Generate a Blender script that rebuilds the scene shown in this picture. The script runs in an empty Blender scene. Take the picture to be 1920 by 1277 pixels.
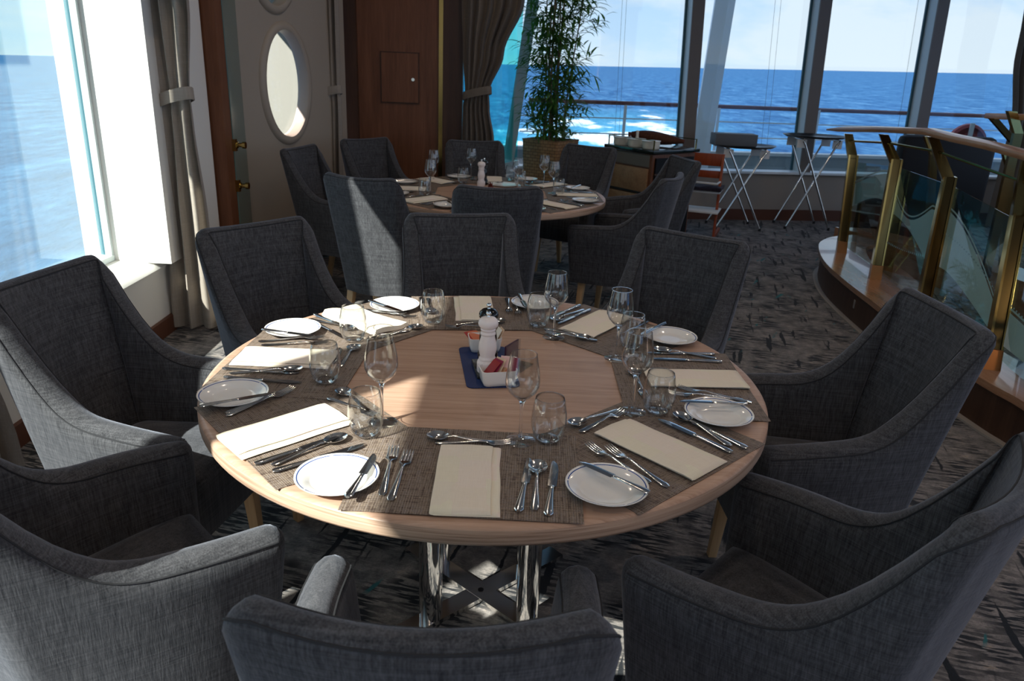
import bpy, bmesh, math, random
from mathutils import Vector, Matrix
random.seed(7)
PI = math.pi
sin, cos = math.sin, math.cos
S = bpy.context.scene
C = S.collection
R = math.radians

# ------------------------------------------------------------ camera
W, H, F = 1920.0, 1277.0, 1420.0
HC = 1.561
PITCH, ROLL = R(20.05), R(2.41)
_up = Vector((sin(ROLL)*cos(PITCH), cos(ROLL)*cos(PITCH), sin(PITCH)))
_fw = (Vector((0, 0, -1)) + _up*sin(PITCH)).normalized()
_rt = _fw.cross(_up)
RM = Matrix((_rt, _fw, _up))          # camera axes -> world
cd = bpy.data.cameras.new('camera'); cam = bpy.data.objects.new('camera', cd); C.objects.link(cam)
cam.matrix_world = Matrix.Translation((0, 0, HC)) @ RM.to_4x4()
cd.sensor_width = 36.0; cd.sensor_fit = 'HORIZONTAL'; cd.lens = F/W*36.0
cd.clip_start = 0.05; cd.clip_end = 60000
cd.dof.use_dof = True; cd.dof.focus_distance = 1.95; cd.dof.aperture_fstop = 8.0
S.camera = cam

def ray(px, py): return RM @ Vector((px-W/2, -(py-H/2), -F))
def at(px, py, z):
    d = ray(px, py); t = (z-HC)/d.z
    return Vector((0, 0, HC)) + d*t
def aty(px, py, Y):
    d = ray(px, py); return Vector((0, 0, HC)) + d*(Y/d.y)

# ------------------------------------------------------------ materials
MATS = {}
def nn(nt, t, **kw):
    n = nt.nodes.new(t)
    for k, v in kw.items(): setattr(n, k, v)
    return n
def mat(name, col=(.5, .5, .5), rough=.5, metal=0., spec=.5, coat=0., sheen=0., trans=0., ior=1.45):
    m = bpy.data.materials.new(name); m.use_nodes = True
    b = m.node_tree.nodes['Principled BSDF']
    b.inputs['Base Color'].default_value = (*col, 1)
    b.inputs['Roughness'].default_value = rough
    b.inputs['Metallic'].default_value = metal
    b.inputs['Specular IOR Level'].default_value = spec
    b.inputs['Coat Weight'].default_value = coat
    b.inputs['Sheen Weight'].default_value = sheen
    b.inputs['Transmission Weight'].default_value = trans
    b.inputs['IOR'].default_value = ior
    MATS[name] = m
    return m
def bsdf(m): return m.node_tree.nodes['Principled BSDF']
def coords(nt, scale=(1, 1, 1), kind='Object', rot=(0, 0, 0)):
    tc = nn(nt, 'ShaderNodeTexCoord'); mp = nn(nt, 'ShaderNodeMapping')
    mp.inputs['Scale'].default_value = scale; mp.inputs['Rotation'].default_value = rot
    nt.links.new(tc.outputs[kind], mp.inputs['Vector']); return mp.outputs['Vector']
def noise(nt, vec, scale=5., detail=3., rough=.5, dist=0.):
    n = nn(nt, 'ShaderNodeTexNoise'); n.inputs['Scale'].default_value = scale
    n.inputs['Detail'].default_value = detail; n.inputs['Roughness'].default_value = rough
    n.inputs['Distortion'].default_value = dist
    nt.links.new(vec, n.inputs['Vector']); return n.outputs['Fac']
def ramp(nt, fac, stops, interp='LINEAR'):
    r = nn(nt, 'ShaderNodeValToRGB'); e = r.color_ramp.elements; r.color_ramp.interpolation = interp
    while len(e) > 1: e.remove(e[-1])
    e[0].position = stops[0][0]; e[0].color = (*stops[0][1], 1)
    for p, c in stops[1:]:
        x = e.new(p); x.color = (*c, 1)
    nt.links.new(fac, r.inputs['Fac']); return r.outputs['Color']
def g(v): return (v, v, v)
def math_(nt, op, a, b=None, clamp=False):
    m = nn(nt, 'ShaderNodeMath', operation=op); m.use_clamp = clamp
    for i, x in enumerate((a, b)):
        if x is None: continue
        if isinstance(x, (int, float)): m.inputs[i].default_value = x
        else: nt.links.new(x, m.inputs[i])
    return m.outputs[0]
def mixc(nt, fac, a, b, typ='MIX'):
    m = nn(nt, 'ShaderNodeMix', data_type='RGBA', blend_type=typ)
    for s, x in ((0, fac), (6, a), (7, b)):
        if isinstance(x, (int, float)): m.inputs[s].default_value = x
        elif isinstance(x, tuple): m.inputs[s].default_value = (*x, 1) if len(x) == 3 else x
        else: nt.links.new(x, m.inputs[s])
    return m.outputs[2]
def bump(m, h, strength=.3, dist=.002):
    nt = m.node_tree; b = nn(nt, 'ShaderNodeBump'); b.inputs['Strength'].default_value = strength
    b.inputs['Distance'].default_value = dist
    nt.links.new(h, b.inputs['Height']); nt.links.new(b.outputs[0], bsdf(m).inputs['Normal'])
def setc(m, c): m.node_tree.links.new(c, bsdf(m).inputs['Base Color'])

def fabric(name, dark, light, sc=1.0, sheen=.25, weave=1.0):
    m = mat(name, light, .92, spec=.15, sheen=sheen); nt = m.node_tree
    bsdf(m).inputs['Sheen Roughness'].default_value = .45
    bsdf(m).inputs['Sheen Tint'].default_value = (.75, .82, 1, 1)
    a = noise(nt, coords(nt, (330*sc, 330*sc, 9*sc)), 1, 2)       # vertical threads
    b = noise(nt, coords(nt, (10*sc, 10*sc, 420*sc)), 1, 2)       # horizontal threads
    a2 = noise(nt, coords(nt, (90*sc, 90*sc, 2.5*sc)), 1, 2)
    b2 = noise(nt, coords(nt, (2.5*sc, 2.5*sc, 110*sc)), 1, 2)
    c = noise(nt, coords(nt, (900*sc,)*3), 1, 1)
    s1 = math_(nt, 'ADD', math_(nt, 'MULTIPLY', a, .34), math_(nt, 'MULTIPLY', b, .26))
    s2 = math_(nt, 'ADD', math_(nt, 'MULTIPLY', a2, .2), math_(nt, 'MULTIPLY', b2, .1))
    s3 = math_(nt, 'ADD', math_(nt, 'ADD', s1, s2), math_(nt, 'MULTIPLY', c, .1))
    setc(m, ramp(nt, s3, [(.36, dark), (.5, tuple((x+y)/2*.9 for x, y in zip(dark, light))), (.66, light)]))
    bump(m, s3, .5*weave, .0025)
    return m
M_FAB = fabric('charcoal_weave', (.018, .019, .022), (.104, .105, .114))
M_SEAM = mat('seam_thread', (.02, .021, .025), .9)
M_CURT = fabric('taupe_curtain_weave', (.27, .235, .20), (.37, .33, .285), 1.2, .1, .4)
M_CURTD = fabric('brown_curtain_weave', (.13, .108, .088), (.19, .16, .13), 1.2, .1, .4)

def wood(name, a, b, c, axis='X', sc=1., rough=.42, coat=0.):
    m = mat(name, b, rough, spec=.4, coat=coat); nt = m.node_tree
    s = {'X': (1.6*sc, 22*sc, 22*sc), 'Y': (22*sc, 1.6*sc, 22*sc), 'Z': (22*sc, 22*sc, 1.6*sc)}[axis]
    n1 = noise(nt, coords(nt, s), 1.2, 4, .55, .35)
    s2 = tuple(x*6 for x in s)
    n2 = noise(nt, coords(nt, s2), 1.0, 3, .6)
    f = math_(nt, 'ADD', math_(nt, 'MULTIPLY', n1, .62), math_(nt, 'MULTIPLY', n2, .38))
    setc(m, ramp(nt, f, [(.3, a), (.5, b), (.7, c)]))
    bump(m, n2, .12, .0005)
    return m
M_OAK = wood('pale_oak_veneer', (.40, .255, .17), (.52, .35, .245), (.60, .42, .31), 'X', 1.1, .38)
M_OAKE = wood('oak_edge_lipping', (.36, .22, .14), (.49, .32, .215), (.56, .39, .275), 'X', .6, .4)
nt = M_OAKE.node_tree; setc(M_OAKE, ramp(nt, noise(nt, coords(nt, (3, 3, 190)), 1, 3, .6, .3), [(.34, (.30, .185, .125)), (.48, (.50, .335, .24)), (.66, (.60, .43, .32))]))
nt = M_OAK.node_tree; setc(M_OAK, ramp(nt, math_(nt, 'ADD', math_(nt, 'MULTIPLY', noise(nt, coords(nt, (1.6, 40, 1), rot=(0, 0, .22)), 1.2, 5, .6, .5), .6), math_(nt, 'MULTIPLY', noise(nt, coords(nt, (10, 330, 1), rot=(0, 0, .22)), 1, 3, .6), .4)), [(.34, (.34, .205, .138)), (.5, (.45, .288, .205)), (.66, (.52, .35, .26))]))
M_LEG = wood('beech_leg', (.42, .25, .12), (.52, .33, .17), (.6, .4, .22), 'Z', 1, .45)
M_WALN = wood('walnut_panelling', (.105, .038, .016), (.155, .06, .028), (.21, .088, .044), 'Z', .7, .4)
M_WALN2 = wood('dark_walnut', (.035, .014, .008), (.055, .024, .013), (.08, .036, .02), 'Z', .7, .4)
M_RAILW = wood('teak_handrail', (.26, .125, .06), (.38, .20, .105), (.46, .26, .15), 'Y', .8, .3, .3)
M_CURBW = wood('varnished_curb_top', (.20, .095, .048), (.30, .15, .08), (.36, .20, .115), 'Y', .8, .22, .5)
M_CAB = wood('cabinet_front', (.22, .12, .06), (.30, .175, .09), (.36, .22, .12), 'X', .8, .45)
M_REDW = wood('red_stained_wood', (.20, .03, .008), (.3, .055, .016), (.36, .08, .026), 'Z', 1, .4)
M_BASE = mat('brown_baseboard', (.10, .035, .018), .5)
M_CREAM = mat('cream_moulded_panel', (.36, .31, .255), .45)
M_WHITE = mat('white_painted_wall', (.78, .77, .73), .5)
M_GREIGE = mat('greige_wall', (.30, .26, .225), .7)
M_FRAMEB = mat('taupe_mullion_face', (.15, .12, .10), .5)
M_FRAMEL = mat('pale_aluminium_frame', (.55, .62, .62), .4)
M_GASK = mat('teal_gasket', (.05, .13, .16), .3)
M_STEEL = mat('polished_steel', (.78, .77, .75), .13, 1.)
M_CHROME = mat('chrome', (.82, .81, .79), .06, 1.)
M_BRASS = mat('polished_brass', (.52, .38, .13), .14, 1.)
M_BRASSD = mat('dark_brass', (.17, .12, .045), .16, 1.)
M_COPPER = mat('copper_foot', (.34, .14, .05), .3, 1.)
M_PORC = mat('white_porcelain', (.82, .80, .77), .14, spec=.6)
M_MILLW = mat('white_lacquer', (.82, .74, .72), .16, spec=.6)
M_MILLB = mat('black_lacquer', (.006, .006, .007), .08, spec=.7)
M_BLACK = mat('black_plastic', (.012, .013, .015), .35)
M_LEATH = mat('black_leather', (.006, .006, .007), .5, spec=.2)
M_GREY = mat('grey_plastic_box', (.11, .115, .12), .6)
M_WPAINT = mat('white_marine_paint', (.78, .82, .84), .4)
M_DECK = mat('pale_deck', (.36, .42, .45), .6)
M_TEAKR = mat('varnished_outer_rail', (.17, .055, .045), .4)
M_BROWNC = fabric('brown_cloth', (.05, .018, .010), (.13, .05, .03), .6, .1, 1)
M_NAVYC = fabric('dark_plum_towel', (.012, .009, .014), (.035, .027, .036), .6, .1, 1)
M_RED = mat('orange_red_buoy', (.42, .09, .10), .5)
M_PURP = mat('plum_card', (.07, .02, .06), .3)
M_OUTW = mat('outer_bulkhead_paint', (.20, .225, .19), .6)
M_CEIL = mat('ceiling_white', (.5, .48, .45), .8)
M_IVORY = mat('ivory_dish', (.75, .70, .60), .25)
M_LAB = mat('white_strap', (.72, .72, .70), .7)

m = M_CREAM; nt = m.node_tree
# napkin
M_NAP = mat('cream_napkin_linen', (.80, .71, .58), .9, spec=.1, sheen=.15); nt = M_NAP.node_tree
n1 = noise(nt, coords(nt, (1200, 30, 30)), 1, 1); n2 = noise(nt, coords(nt, (30, 1200, 30)), 1, 1)
sq = nn(nt, 'ShaderNodeTexVoronoi', distance='CHEBYCHEV'); sq.inputs['Scale'].default_value = 1.0; sq.inputs['Randomness'].default_value = .55
nt.links.new(coords(nt, (14, 10, 0)), sq.inputs['Vector'])
wv = ramp(nt, math_(nt, 'ADD', math_(nt, 'MULTIPLY', n1, .5), math_(nt, 'MULTIPLY', n2, .5)), [(.3, (.76, .67, .535)), (.7, (.83, .745, .61))])
setc(M_NAP, mixc(nt, .09, wv, sq.outputs['Color'], 'SOFT_LIGHT')); bump(M_NAP, math_(nt, 'ADD', n1, n2), .15, .0006)
# placemat weave
M_MAT = mat('woven_vinyl', (.2, .15, .12), .55, spec=.3); nt = M_MAT.node_tree
w1 = nn(nt, 'ShaderNodeTexWave', wave_type='BANDS', bands_direction='X'); w1.inputs['Scale'].default_value = 62; w1.inputs['Distortion'].default_value = .4
w2 = nn(nt, 'ShaderNodeTexWave', wave_type='BANDS', bands_direction='Y'); w2.inputs['Scale'].default_value = 72; w2.inputs['Distortion'].default_value = .4
v = coords(nt); nt.links.new(v, w1.inputs['Vector']); nt.links.new(v, w2.inputs['Vector'])
t1 = noise(nt, coords(nt, (380, 14, 1)), 1, 2); t2 = noise(nt, coords(nt, (14, 430, 1)), 1, 2); t3 = noise(nt, coords(nt, (90, 90, 1)), 1, 2)
wv = math_(nt, 'MULTIPLY', math_(nt, 'ADD', w1.outputs['Fac'], w2.outputs['Fac']), .5)
st = math_(nt, 'ADD', math_(nt, 'MULTIPLY', t1, .4), math_(nt, 'ADD', math_(nt, 'MULTIPLY', t2, .4), math_(nt, 'MULTIPLY', t3, .2)))
thr = ramp(nt, st, [(.38, (.07, .046, .038)), (.46, (.17, .125, .10)), (.52, (.36, .285, .215)), (.57, (.17, .14, .15)), (.64, (.42, .35, .28))])
setc(M_MAT, mixc(nt, math_(nt, 'MULTIPLY', wv, .62), thr, (.022, .015, .012), 'MIX'))
bump(M_MAT, math_(nt, 'SUBTRACT', 1.0, wv), .5, .0012)
# blue mat
M_BLUE = mat('navy_textured_vinyl', (.008, .022, .10), .5, spec=.4); nt = M_BLUE.node_tree
ck = nn(nt, 'ShaderNodeTexChecker'); ck.inputs['Scale'].default_value = 260
nt.links.new(coords(nt), ck.inputs['Vector']); ck.inputs['Color1'].default_value = (.006, .016, .075, 1); ck.inputs['Color2'].default_value = (.014, .038, .15, 1)
setc(M_BLUE, ck.outputs['Color'])
# granite
M_GRAN = mat('speckled_granite', (.05, .055, .05), .18, spec=.6); nt = M_GRAN.node_tree
setc(M_GRAN, ramp(nt, noise(nt, coords(nt, (420,)*3), 1, 3, .7), [(.45, (.01, .012, .012)), (.56, (.05, .055, .05)), (.66, (.3, .3, .27))]))
M_GRANB = mat('black_granite_top', (.008, .016, .015), .12, spec=.6)
# plate with a blue line
M_PLATE = mat('plate_glaze', (.82, .80, .77), .12, spec=.6); nt = M_PLATE.node_tree
sx = nn(nt, 'ShaderNodeSeparateXYZ'); nt.links.new(coords(nt), sx.inputs[0])
rr = math_(nt, 'SQRT', math_(nt, 'ADD', math_(nt, 'MULTIPLY', sx.outputs[0], sx.outputs[0]), math_(nt, 'MULTIPLY', sx.outputs[1], sx.outputs[1])))
an = math_(nt, 'ARCTAN2', sx.outputs[1], sx.outputs[0])
gap = math_(nt, 'GREATER_THAN', math_(nt, 'ABSOLUTE', math_(nt, 'SINE', math_(nt, 'MULTIPLY', an, 1.5))), .05)
l1 = math_(nt, 'COMPARE', rr, .0792); l1.node.inputs[2].default_value = .0011
up_ = math_(nt, 'GREATER_THAN', sx.outputs[2], .012)
setc(M_PLATE, mixc(nt, math_(nt, 'MULTIPLY', math_(nt, 'MULTIPLY', l1, gap), up_), (.80, .785, .755), (.02, .07, .28)))
# carpet
M_CARP = mat('patterned_carpet', (.1, .1, .1), .95, spec=.05, sheen=.1); nt = M_CARP.node_tree
base = ramp(nt, noise(nt, coords(nt, (14, 14, 14)), 1, 5, .75), [(.3, (.10, .094, .092)), (.5, (.20, .182, .172)), (.62, (.29, .26, .24)), (.72, (.36, .27, .18))])
spk = ramp(nt, noise(nt, coords(nt, (85, 150, 60)), 1, 3, .7), [(.5, g(0.)), (.58, g(1.))])
A_ = R(14)
def dashes(rot, sc, lo, hi):
    
    v_ = coords(nt, (1, 1, 1), 'Object', rot)
    dz = nn(nt, 'ShaderNodeTexNoise'); dz.inputs['Scale'].default_value = 26; dz.inputs['Detail'].default_value = 4
    nt.links.new(v_, dz.inputs['Vector'])
    ad = nn(nt, 'ShaderNodeVectorMath', operation='MULTIPLY_ADD'); nt.links.new(dz.outputs['Color'], ad.inputs[0])
    ad.inputs[1].default_value = (.016, .007, 0); nt.links.new(v_, ad.inputs[2])
    s_ = nn(nt, 'ShaderNodeMapping'); s_.inputs['Scale'].default_value = sc; nt.links.new(ad.outputs[0], s_.inputs[0])
    n_ = noise(nt, s_.outputs[0], 1, 1.5, .6)
    return ramp(nt, n_, [(lo, g(0.)), (hi, g(1.))])
d1 = dashes((0, 0, A_), (9, 62, 1), .48, .52)
d2 = dashes((0, 0, A_), (24, 2.2, 1), .62, .65)
d3 = dashes((0, 0, A_+.3), (19, 3.0, 1), .66, .68)
patch = ramp(nt, noise(nt, coords(nt, (5, 4, 1), rot=(0, 0, A_)), 1, 2), [(.42, g(.12)), (.55, g(1.))])
k1 = mixc(nt, math_(nt, 'MULTIPLY', d1, patch), base, (.022, .024, .028))
k1 = mixc(nt, math_(nt, 'MULTIPLY', spk, .28), k1, (.04, .04, .045))
k2 = mixc(nt, d2, k1, (.018, .020, .024))
tm = ramp(nt, noise(nt, coords(nt, (5, 5, 5)), 1, 1), [(.5, g(0.)), (.56, g(1.))])
k3 = mixc(nt, math_(nt, 'MULTIPLY', d3, tm), k2, (.03, .14, .15))
setc(M_CARP, k3); bump(M_CARP, noise(nt, coords(nt, (380,)*3), 1, 2), .5, .004)
# basket weave
M_BASK = mat('woven_wicker', (.3, .17, .08), .6); nt = M_BASK.node_tree
br = nn(nt, 'ShaderNodeTexBrick'); br.offset = .5; br.inputs['Scale'].default_value = 15; br.inputs['Mortar Size'].default_value = .03; br.inputs['Brick Width'].default_value = .8; br.inputs['Row Height'].default_value = .42
br.inputs['Color1'].default_value = (.30, .16, .07, 1); br.inputs['Color2'].default_value = (.40, .24, .12, 1); br.inputs['Mortar'].default_value = (.08, .04, .02, 1)
sx = nn(nt, 'ShaderNodeSeparateXYZ'); nt.links.new(coords(nt), sx.inputs[0])
cb = nn(nt, 'ShaderNodeCombineXYZ'); nt.links.new(math_(nt, 'ADD', sx.outputs[0], sx.outputs[1]), cb.inputs[0]); nt.links.new(sx.outputs[2], cb.inputs[1])
nt.links.new(cb.outputs[0], br.inputs['Vector']); setc(M_BASK, br.outputs['Color']); bump(M_BASK, br.outputs['Fac'], -.8, .01)
# leaves
M_LEAF = mat('bamboo_leaf', (.04, .10, .02), .5); nt = M_LEAF.node_tree
setc(M_LEAF, ramp(nt, noise(nt, coords(nt, (9, 9, 9)), 1, 2), [(.35, (.022, .06, .014)), (.52, (.055, .15, .03)), (.7, (.16, .27, .06))]))
tl_ = nn(nt, 'ShaderNodeBsdfTranslucent'); tl_.inputs[0].default_value = (.16, .34, .05, 1); mx_ = nn(nt, 'ShaderNodeMixShader'); mx_.inputs[0].default_value = .38
nt.links.new(bsdf(M_LEAF).outputs[0], mx_.inputs[1]); nt.links.new(tl_.outputs[0], mx_.inputs[2]); nt.links.new(mx_.outputs[0], nt.nodes['Material Output'].inputs[0])
M_CANE = mat('bamboo_cane', (.22, .15, .08), .5)
# thin glass
def thin(name, tint, fac=1.0, haze=0., hazec=(.8, .85, .85)):
    m = bpy.data.materials.new(name); m.use_nodes = True; nt = m.node_tree; nt.nodes.clear()
    o = nn(nt, 'ShaderNodeOutputMaterial'); tr = nn(nt, 'ShaderNodeBsdfTransparent'); tr.inputs[0].default_value = (*tint, 1)
    gl = nn(nt, 'ShaderNodeBsdfGlossy'); gl.inputs['Roughness'].default_value = .02
    lw = nn(nt, 'ShaderNodeLayerWeight'); lw.inputs[0].default_value = .5
    sch = math_(nt, 'ADD', math_(nt, 'MULTIPLY', math_(nt, 'POWER', lw.outputs['Facing'], 4.), .9), .045)
    mx = nn(nt, 'ShaderNodeMixShader')
    nt.links.new(math_(nt, 'MULTIPLY', sch, fac, True), mx.inputs[0]); nt.links.new(tr.outputs[0], mx.inputs[1]); nt.links.new(gl.outputs[0], mx.inputs[2])
    last = mx.outputs[0]
    if haze:
        tl = nn(nt, 'ShaderNodeBsdfTranslucent'); tl.inputs[0].default_value = (*hazec, 1)
        m2 = nn(nt, 'ShaderNodeMixShader'); m2.inputs[0].default_value = haze
        nt.links.new(last, m2.inputs[1]); nt.links.new(tl.outputs[0], m2.inputs[2]); last = m2.outputs[0]
    nt.links.new(last, o.inputs[0]); MATS[name] = m; return m
M_BOWL = thin('clear_stemware_glass', (.97, .975, .97), 1.6)
M_PANE = thin('window_glass', (.90, .94, .94), .9)
M_PANES = thin('veiled_window_glass', (.80, .905, .885), .9, .06, (.62, .86, .86))  # pale haze put into the panes to wash out the sea behind
M_PANET = thin('teal_tinted_glass', (.38, .86, .84), .9, .02, (.5, .9, .9))
M_PANEG = thin('balustrade_glass', (.80, .90, .88), 1.)
M_ACRY = thin('clear_acrylic', (.9, .92, .92), 1.3)
M_GSOL = mat('solid_clear_glass', (1, 1, 1), .0, trans=1., ior=1.45)
M_GREEN = mat('green_glass_edge', (.10, .17, .15), .15, spec=.6)
M_FROST = mat('frosted_etching', (.34, .42, .42), .6)

# ------------------------------------------------------------ mesh helpers
class MB:
    def __init__(s): s.v = []; s.f = []
    def add(s, vs, fs):
        o = len(s.v); s.v += [Vector(v) for v in vs]; s.f += [tuple(i+o for i in f) for f in fs]; return s
    def box(s, c, d, rz=0., M=None):
        cx, cy, cz = c; a, b, e = d[0]/2, d[1]/2, d[2]/2
        vs = []
        for x, y, z in ((-a, -b, -e), (a, -b, -e), (a, b, -e), (-a, b, -e), (-a, -b, e), (a, -b, e), (a, b, e), (-a, b, e)):
            p = Vector((x, y, z))
            if M: p = M @ p
            p = Matrix.Rotation(rz, 3, 'Z') @ p
            vs.append(p + Vector((cx, cy, cz)))
        return s.add(vs, [(0, 3, 2, 1), (4, 5, 6, 7), (0, 1, 5, 4), (1, 2, 6, 5), (2, 3, 7, 6), (3, 0, 4, 7)])
    def loft(s, rings, cap=True, closed=True):
        n = len(rings[0]); o = len(s.v)
        for r_ in rings: s.v += [Vector(p) for p in r_]
        for i in range(len(rings)-1):
            for j in range(n if closed else n-1):
                k = (j+1) % n
                s.f.append((o+i*n+j, o+i*n+k, o+(i+1)*n+k, o+(i+1)*n+j))
        if cap:
            s.f.append(tuple(o+j for j in reversed(range(n)))); s.f.append(tuple(o+(len(rings)-1)*n+j for j in range(n)))
        return s
    def lathe(s, prof, n=24, c=(0, 0, 0), sx=1., sy=1., cap=False):
        rings = [[(c[0]+r_*cos(2*PI*k/n)*sx, c[1]+r_*sin(2*PI*k/n)*sy, c[2]+z) for k in range(n)] for r_, z in prof]
        return s.loft(rings, cap)
    def tube(s, pts, r, n=8, r2=None, flat=1.):
        pts = [Vector(p) for p in pts]; rings = []; up = Vector((0, 0, 1))
        for i, p in enumerate(pts):
            d = (pts[min(i+1, len(pts)-1)] - pts[max(i-1, 0)]).normalized()
            a = d.cross(up)
            if a.length < 1e-3: a = d.cross(Vector((0, 1, 0)))
            a.normalize(); b = a.cross(d).normalized()
            q = r if r2 is None else r + (r2-r)*i/max(1, len(pts)-1)
            rings.append([p + a*q*cos(2*PI*k/n) + b*q*flat*sin(2*PI*k/n) for k in range(n)])
        return s.loft(rings)
    def prism(s, poly, z0, z1):
        return s.loft([[(x, y, z0) for x, y in poly], [(x, y, z1) for x, y in poly]])
    def build(s, name, m, parent=None, smooth=False, loc=None, rz=0., bev=0., angle=40):
        me = bpy.data.meshes.new(name); me.from_pydata([tuple(v) for v in s.v], [], s.f); me.validate()
        bm = bmesh.new(); bm.from_mesh(me); bmesh.ops.recalc_face_normals(bm, faces=bm.faces)
        if bev > 0:
            es = [e for e in bm.edges if len(e.link_faces) == 2 and e.calc_face_angle(0) > R(30)]
            bmesh.ops.bevel(bm, geom=es, offset=bev, segments=2, affect='EDGES', profile=.5, clamp_overlap=True)
        if smooth or bev > 0:
            for f in bm.faces: f.smooth = True
            for e in bm.edges:
                if len(e.link_faces) == 2 and e.calc_face_angle(0) > R(angle): e.smooth = False
        bm.to_mesh(me); bm.free()
        me.materials.append(m)
        o = bpy.data.objects.new(name, me); C.objects.link(o)
        if parent: o.parent = parent
        if loc: o.location = loc
        o.rotation_euler[2] = rz
        return o
def rrect(w, d, r, n=5):
    p = []
    for cx, cy, a0 in ((w/2-r, d/2-r, 0), (-w/2+r, d/2-r, 90), (-w/2+r, -d/2+r, 180), (w/2-r, -d/2+r, 270)):
        for k in range(n+1): a = R(a0+90*k/n); p.append((cx+r*cos(a), cy+r*sin(a)))
    return p
def tag(o, label=None, cat=None, group=None, kind=None):
    if label: o['label'] = label
    if cat: o['category'] = cat
    if group: o['group'] = group
    if kind: o['kind'] = kind
    return o
def thing(name, label, cat, loc=(0, 0, 0), rz=0., group=None):
    o = bpy.data.objects.new(name, None); C.objects.link(o); o.location = loc; o.rotation_euler[2] = rz
    o.empty_display_size = .1
    return tag(o, label, cat, group)
def dup(o, loc=None, rz=None, label=None, group=None, parent=None):
    c = o.copy(); C.objects.link(c)
    if parent is not None: c.parent = parent
    if loc is not None: c.location = loc
    if rz is not None: c.rotation_euler = (0, 0, rz)
    if label: c['label'] = label
    if group: c['group'] = group
    for ch in list(o.children): dup(ch, parent=c)
    return c
_used = set()
def place(proto, loc, rz, label, group=None, cat=None):
    if proto.name not in _used:
        _used.add(proto.name); o = proto; o.location = loc; o.rotation_euler = (0, 0, rz)
    else:
        o = dup(proto, loc, rz)
    return tag(o, label, cat or proto.get('category'), group)
def struct(name, mb, m, parent=None, **kw):
    o = mb.build(name, m, parent, **kw)
    if not parent: o['kind'] = 'structure'
    return o

# ------------------------------------------------------------ shell
CEIL = 3.6
struct('floor', MB().box((2, 3, -.05), (10, 14.5, .1)), M_CARP)
struct('ceiling', MB().box((2.32, 2.6, CEIL+.05), (9.56, 13.5, .1)), M_CEIL)
# left wall : parapet with rounded sill, piers, header; unseen ones spaced for sun patches
LX, LO = -2.0, -2.46
mb = MB()
prof = [(LO, 0), (LX-.02, 0), (LX-.02, .36), (LX-.008, .395), (LX-.035, .42), (LX-.09, .432), (-2.34, .44), (LO, .30)]
mb.loft([[(x, y, z) for x, z in prof] for y in (-3.4, 4.85)])
wl = struct('wall_left', mb, M_WHITE, smooth=True)
def pier(y0, y1):
    MB().box(((LX+LO)/2, (y0+y1)/2, (CEIL+.43)/2), (LX-LO, y1-y0, CEIL-.43)).build('pier', M_WHITE, wl)
for a_, b_ in ((-3.4, -1.8), (1.05, 2.15)): pier(a_, b_)
MB().box((-2.125, .14, (CEIL+.43)/2), (.25, .10, CEIL-.43)).build('mullion', M_WHITE, wl)
MB().prism([(LX+.07, 4.12), (LO+.05, 4.12), (LO+.05, 4.85), (LX+.07, 4.85)], .43, CEIL).build('pier', M_WHITE, wl)
MB().box(((LX+LO)/2, .8, (CEIL+3.33)/2), (LX-LO, 8.3, CEIL-3.33)).build('header', M_WHITE, wl)
struct('baseboard_left', MB().box((LX-.012, .7, .05), (.03, 8.2, .1)), M_BASE)
def left_window(i, y0, y1):
    r_ = bpy.data.objects.new('window_%d' % i, None); C.objects.link(r_); r_['kind'] = 'structure'
    gx = -2.3
    MB().box((gx, (y0+y1)/2, 1.93), (.006, y1-y0, 2.96)).build('glass_pane', M_PANES, r_)
    for y, s_ in ((y0, 1), (y1, -1)):
        MB().box((gx, y+s_*.006, 1.93), (.03, .014, 2.96)).build('gasket', M_GASK, r_)
        MB().box((gx+.035, y+s_*.012, 1.93), (.035, .026, 2.96)).build('frame', M_FRAMEL, r_)
    MB().box((gx+.02, (y0+y1)/2, .455), (.07, y1-y0, .03)).build('frame', M_FRAMEL, r_)
left_window(1, 2.15, 4.12); left_window(2, .19, 1.05); left_window(3, -1.8, .09)
struct('outer_sun_block', MB().box((-2.95, 2.48, 3.3), (.3, .84, 1.8)), M_WPAINT)  # unseen box added outside to cut the sun wedge on a far chair
# walnut pier beyond the window
struct('wall_pier', MB().box((-2.11, 4.93, CEIL/2), (.52, .12, CEIL)), M_WALN)
# glass door leaf seen edge-on, with brass clamps
t = thing('glass_screen', 'narrow green-edged glass screen with brass clamps beside the walnut pier', 'glass screen', (-1.86, 5.0, 0))
MB().prism([(0, 0), (.012, .003), (-.078, .483), (-.09, .48)], .02, 3.2).build('glass_leaf', M_GREEN, t)
for z in (1.0, .74):
    k = MB().lathe([(.001, -.035), (.022, -.035), (.022, -.015), (.014, -.012), (.014, .012), (.022, .015), (.022, .035), (.001, .035)], 12)
    k.v = [Vector((v.z, v.y, v.x)) for v in k.v]
    p = k.build('hinge_clamp', M_BRASS, t, True, loc=(.055, -.0, z)); p['label'] = 'polished brass clamp'
    MB().box((.02, -.012, z), (.03, .03, .075)).build('clamp_plate', M_BRASS, p).matrix_parent_inverse = Matrix.Translation((-.055, 0, -z))
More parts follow.
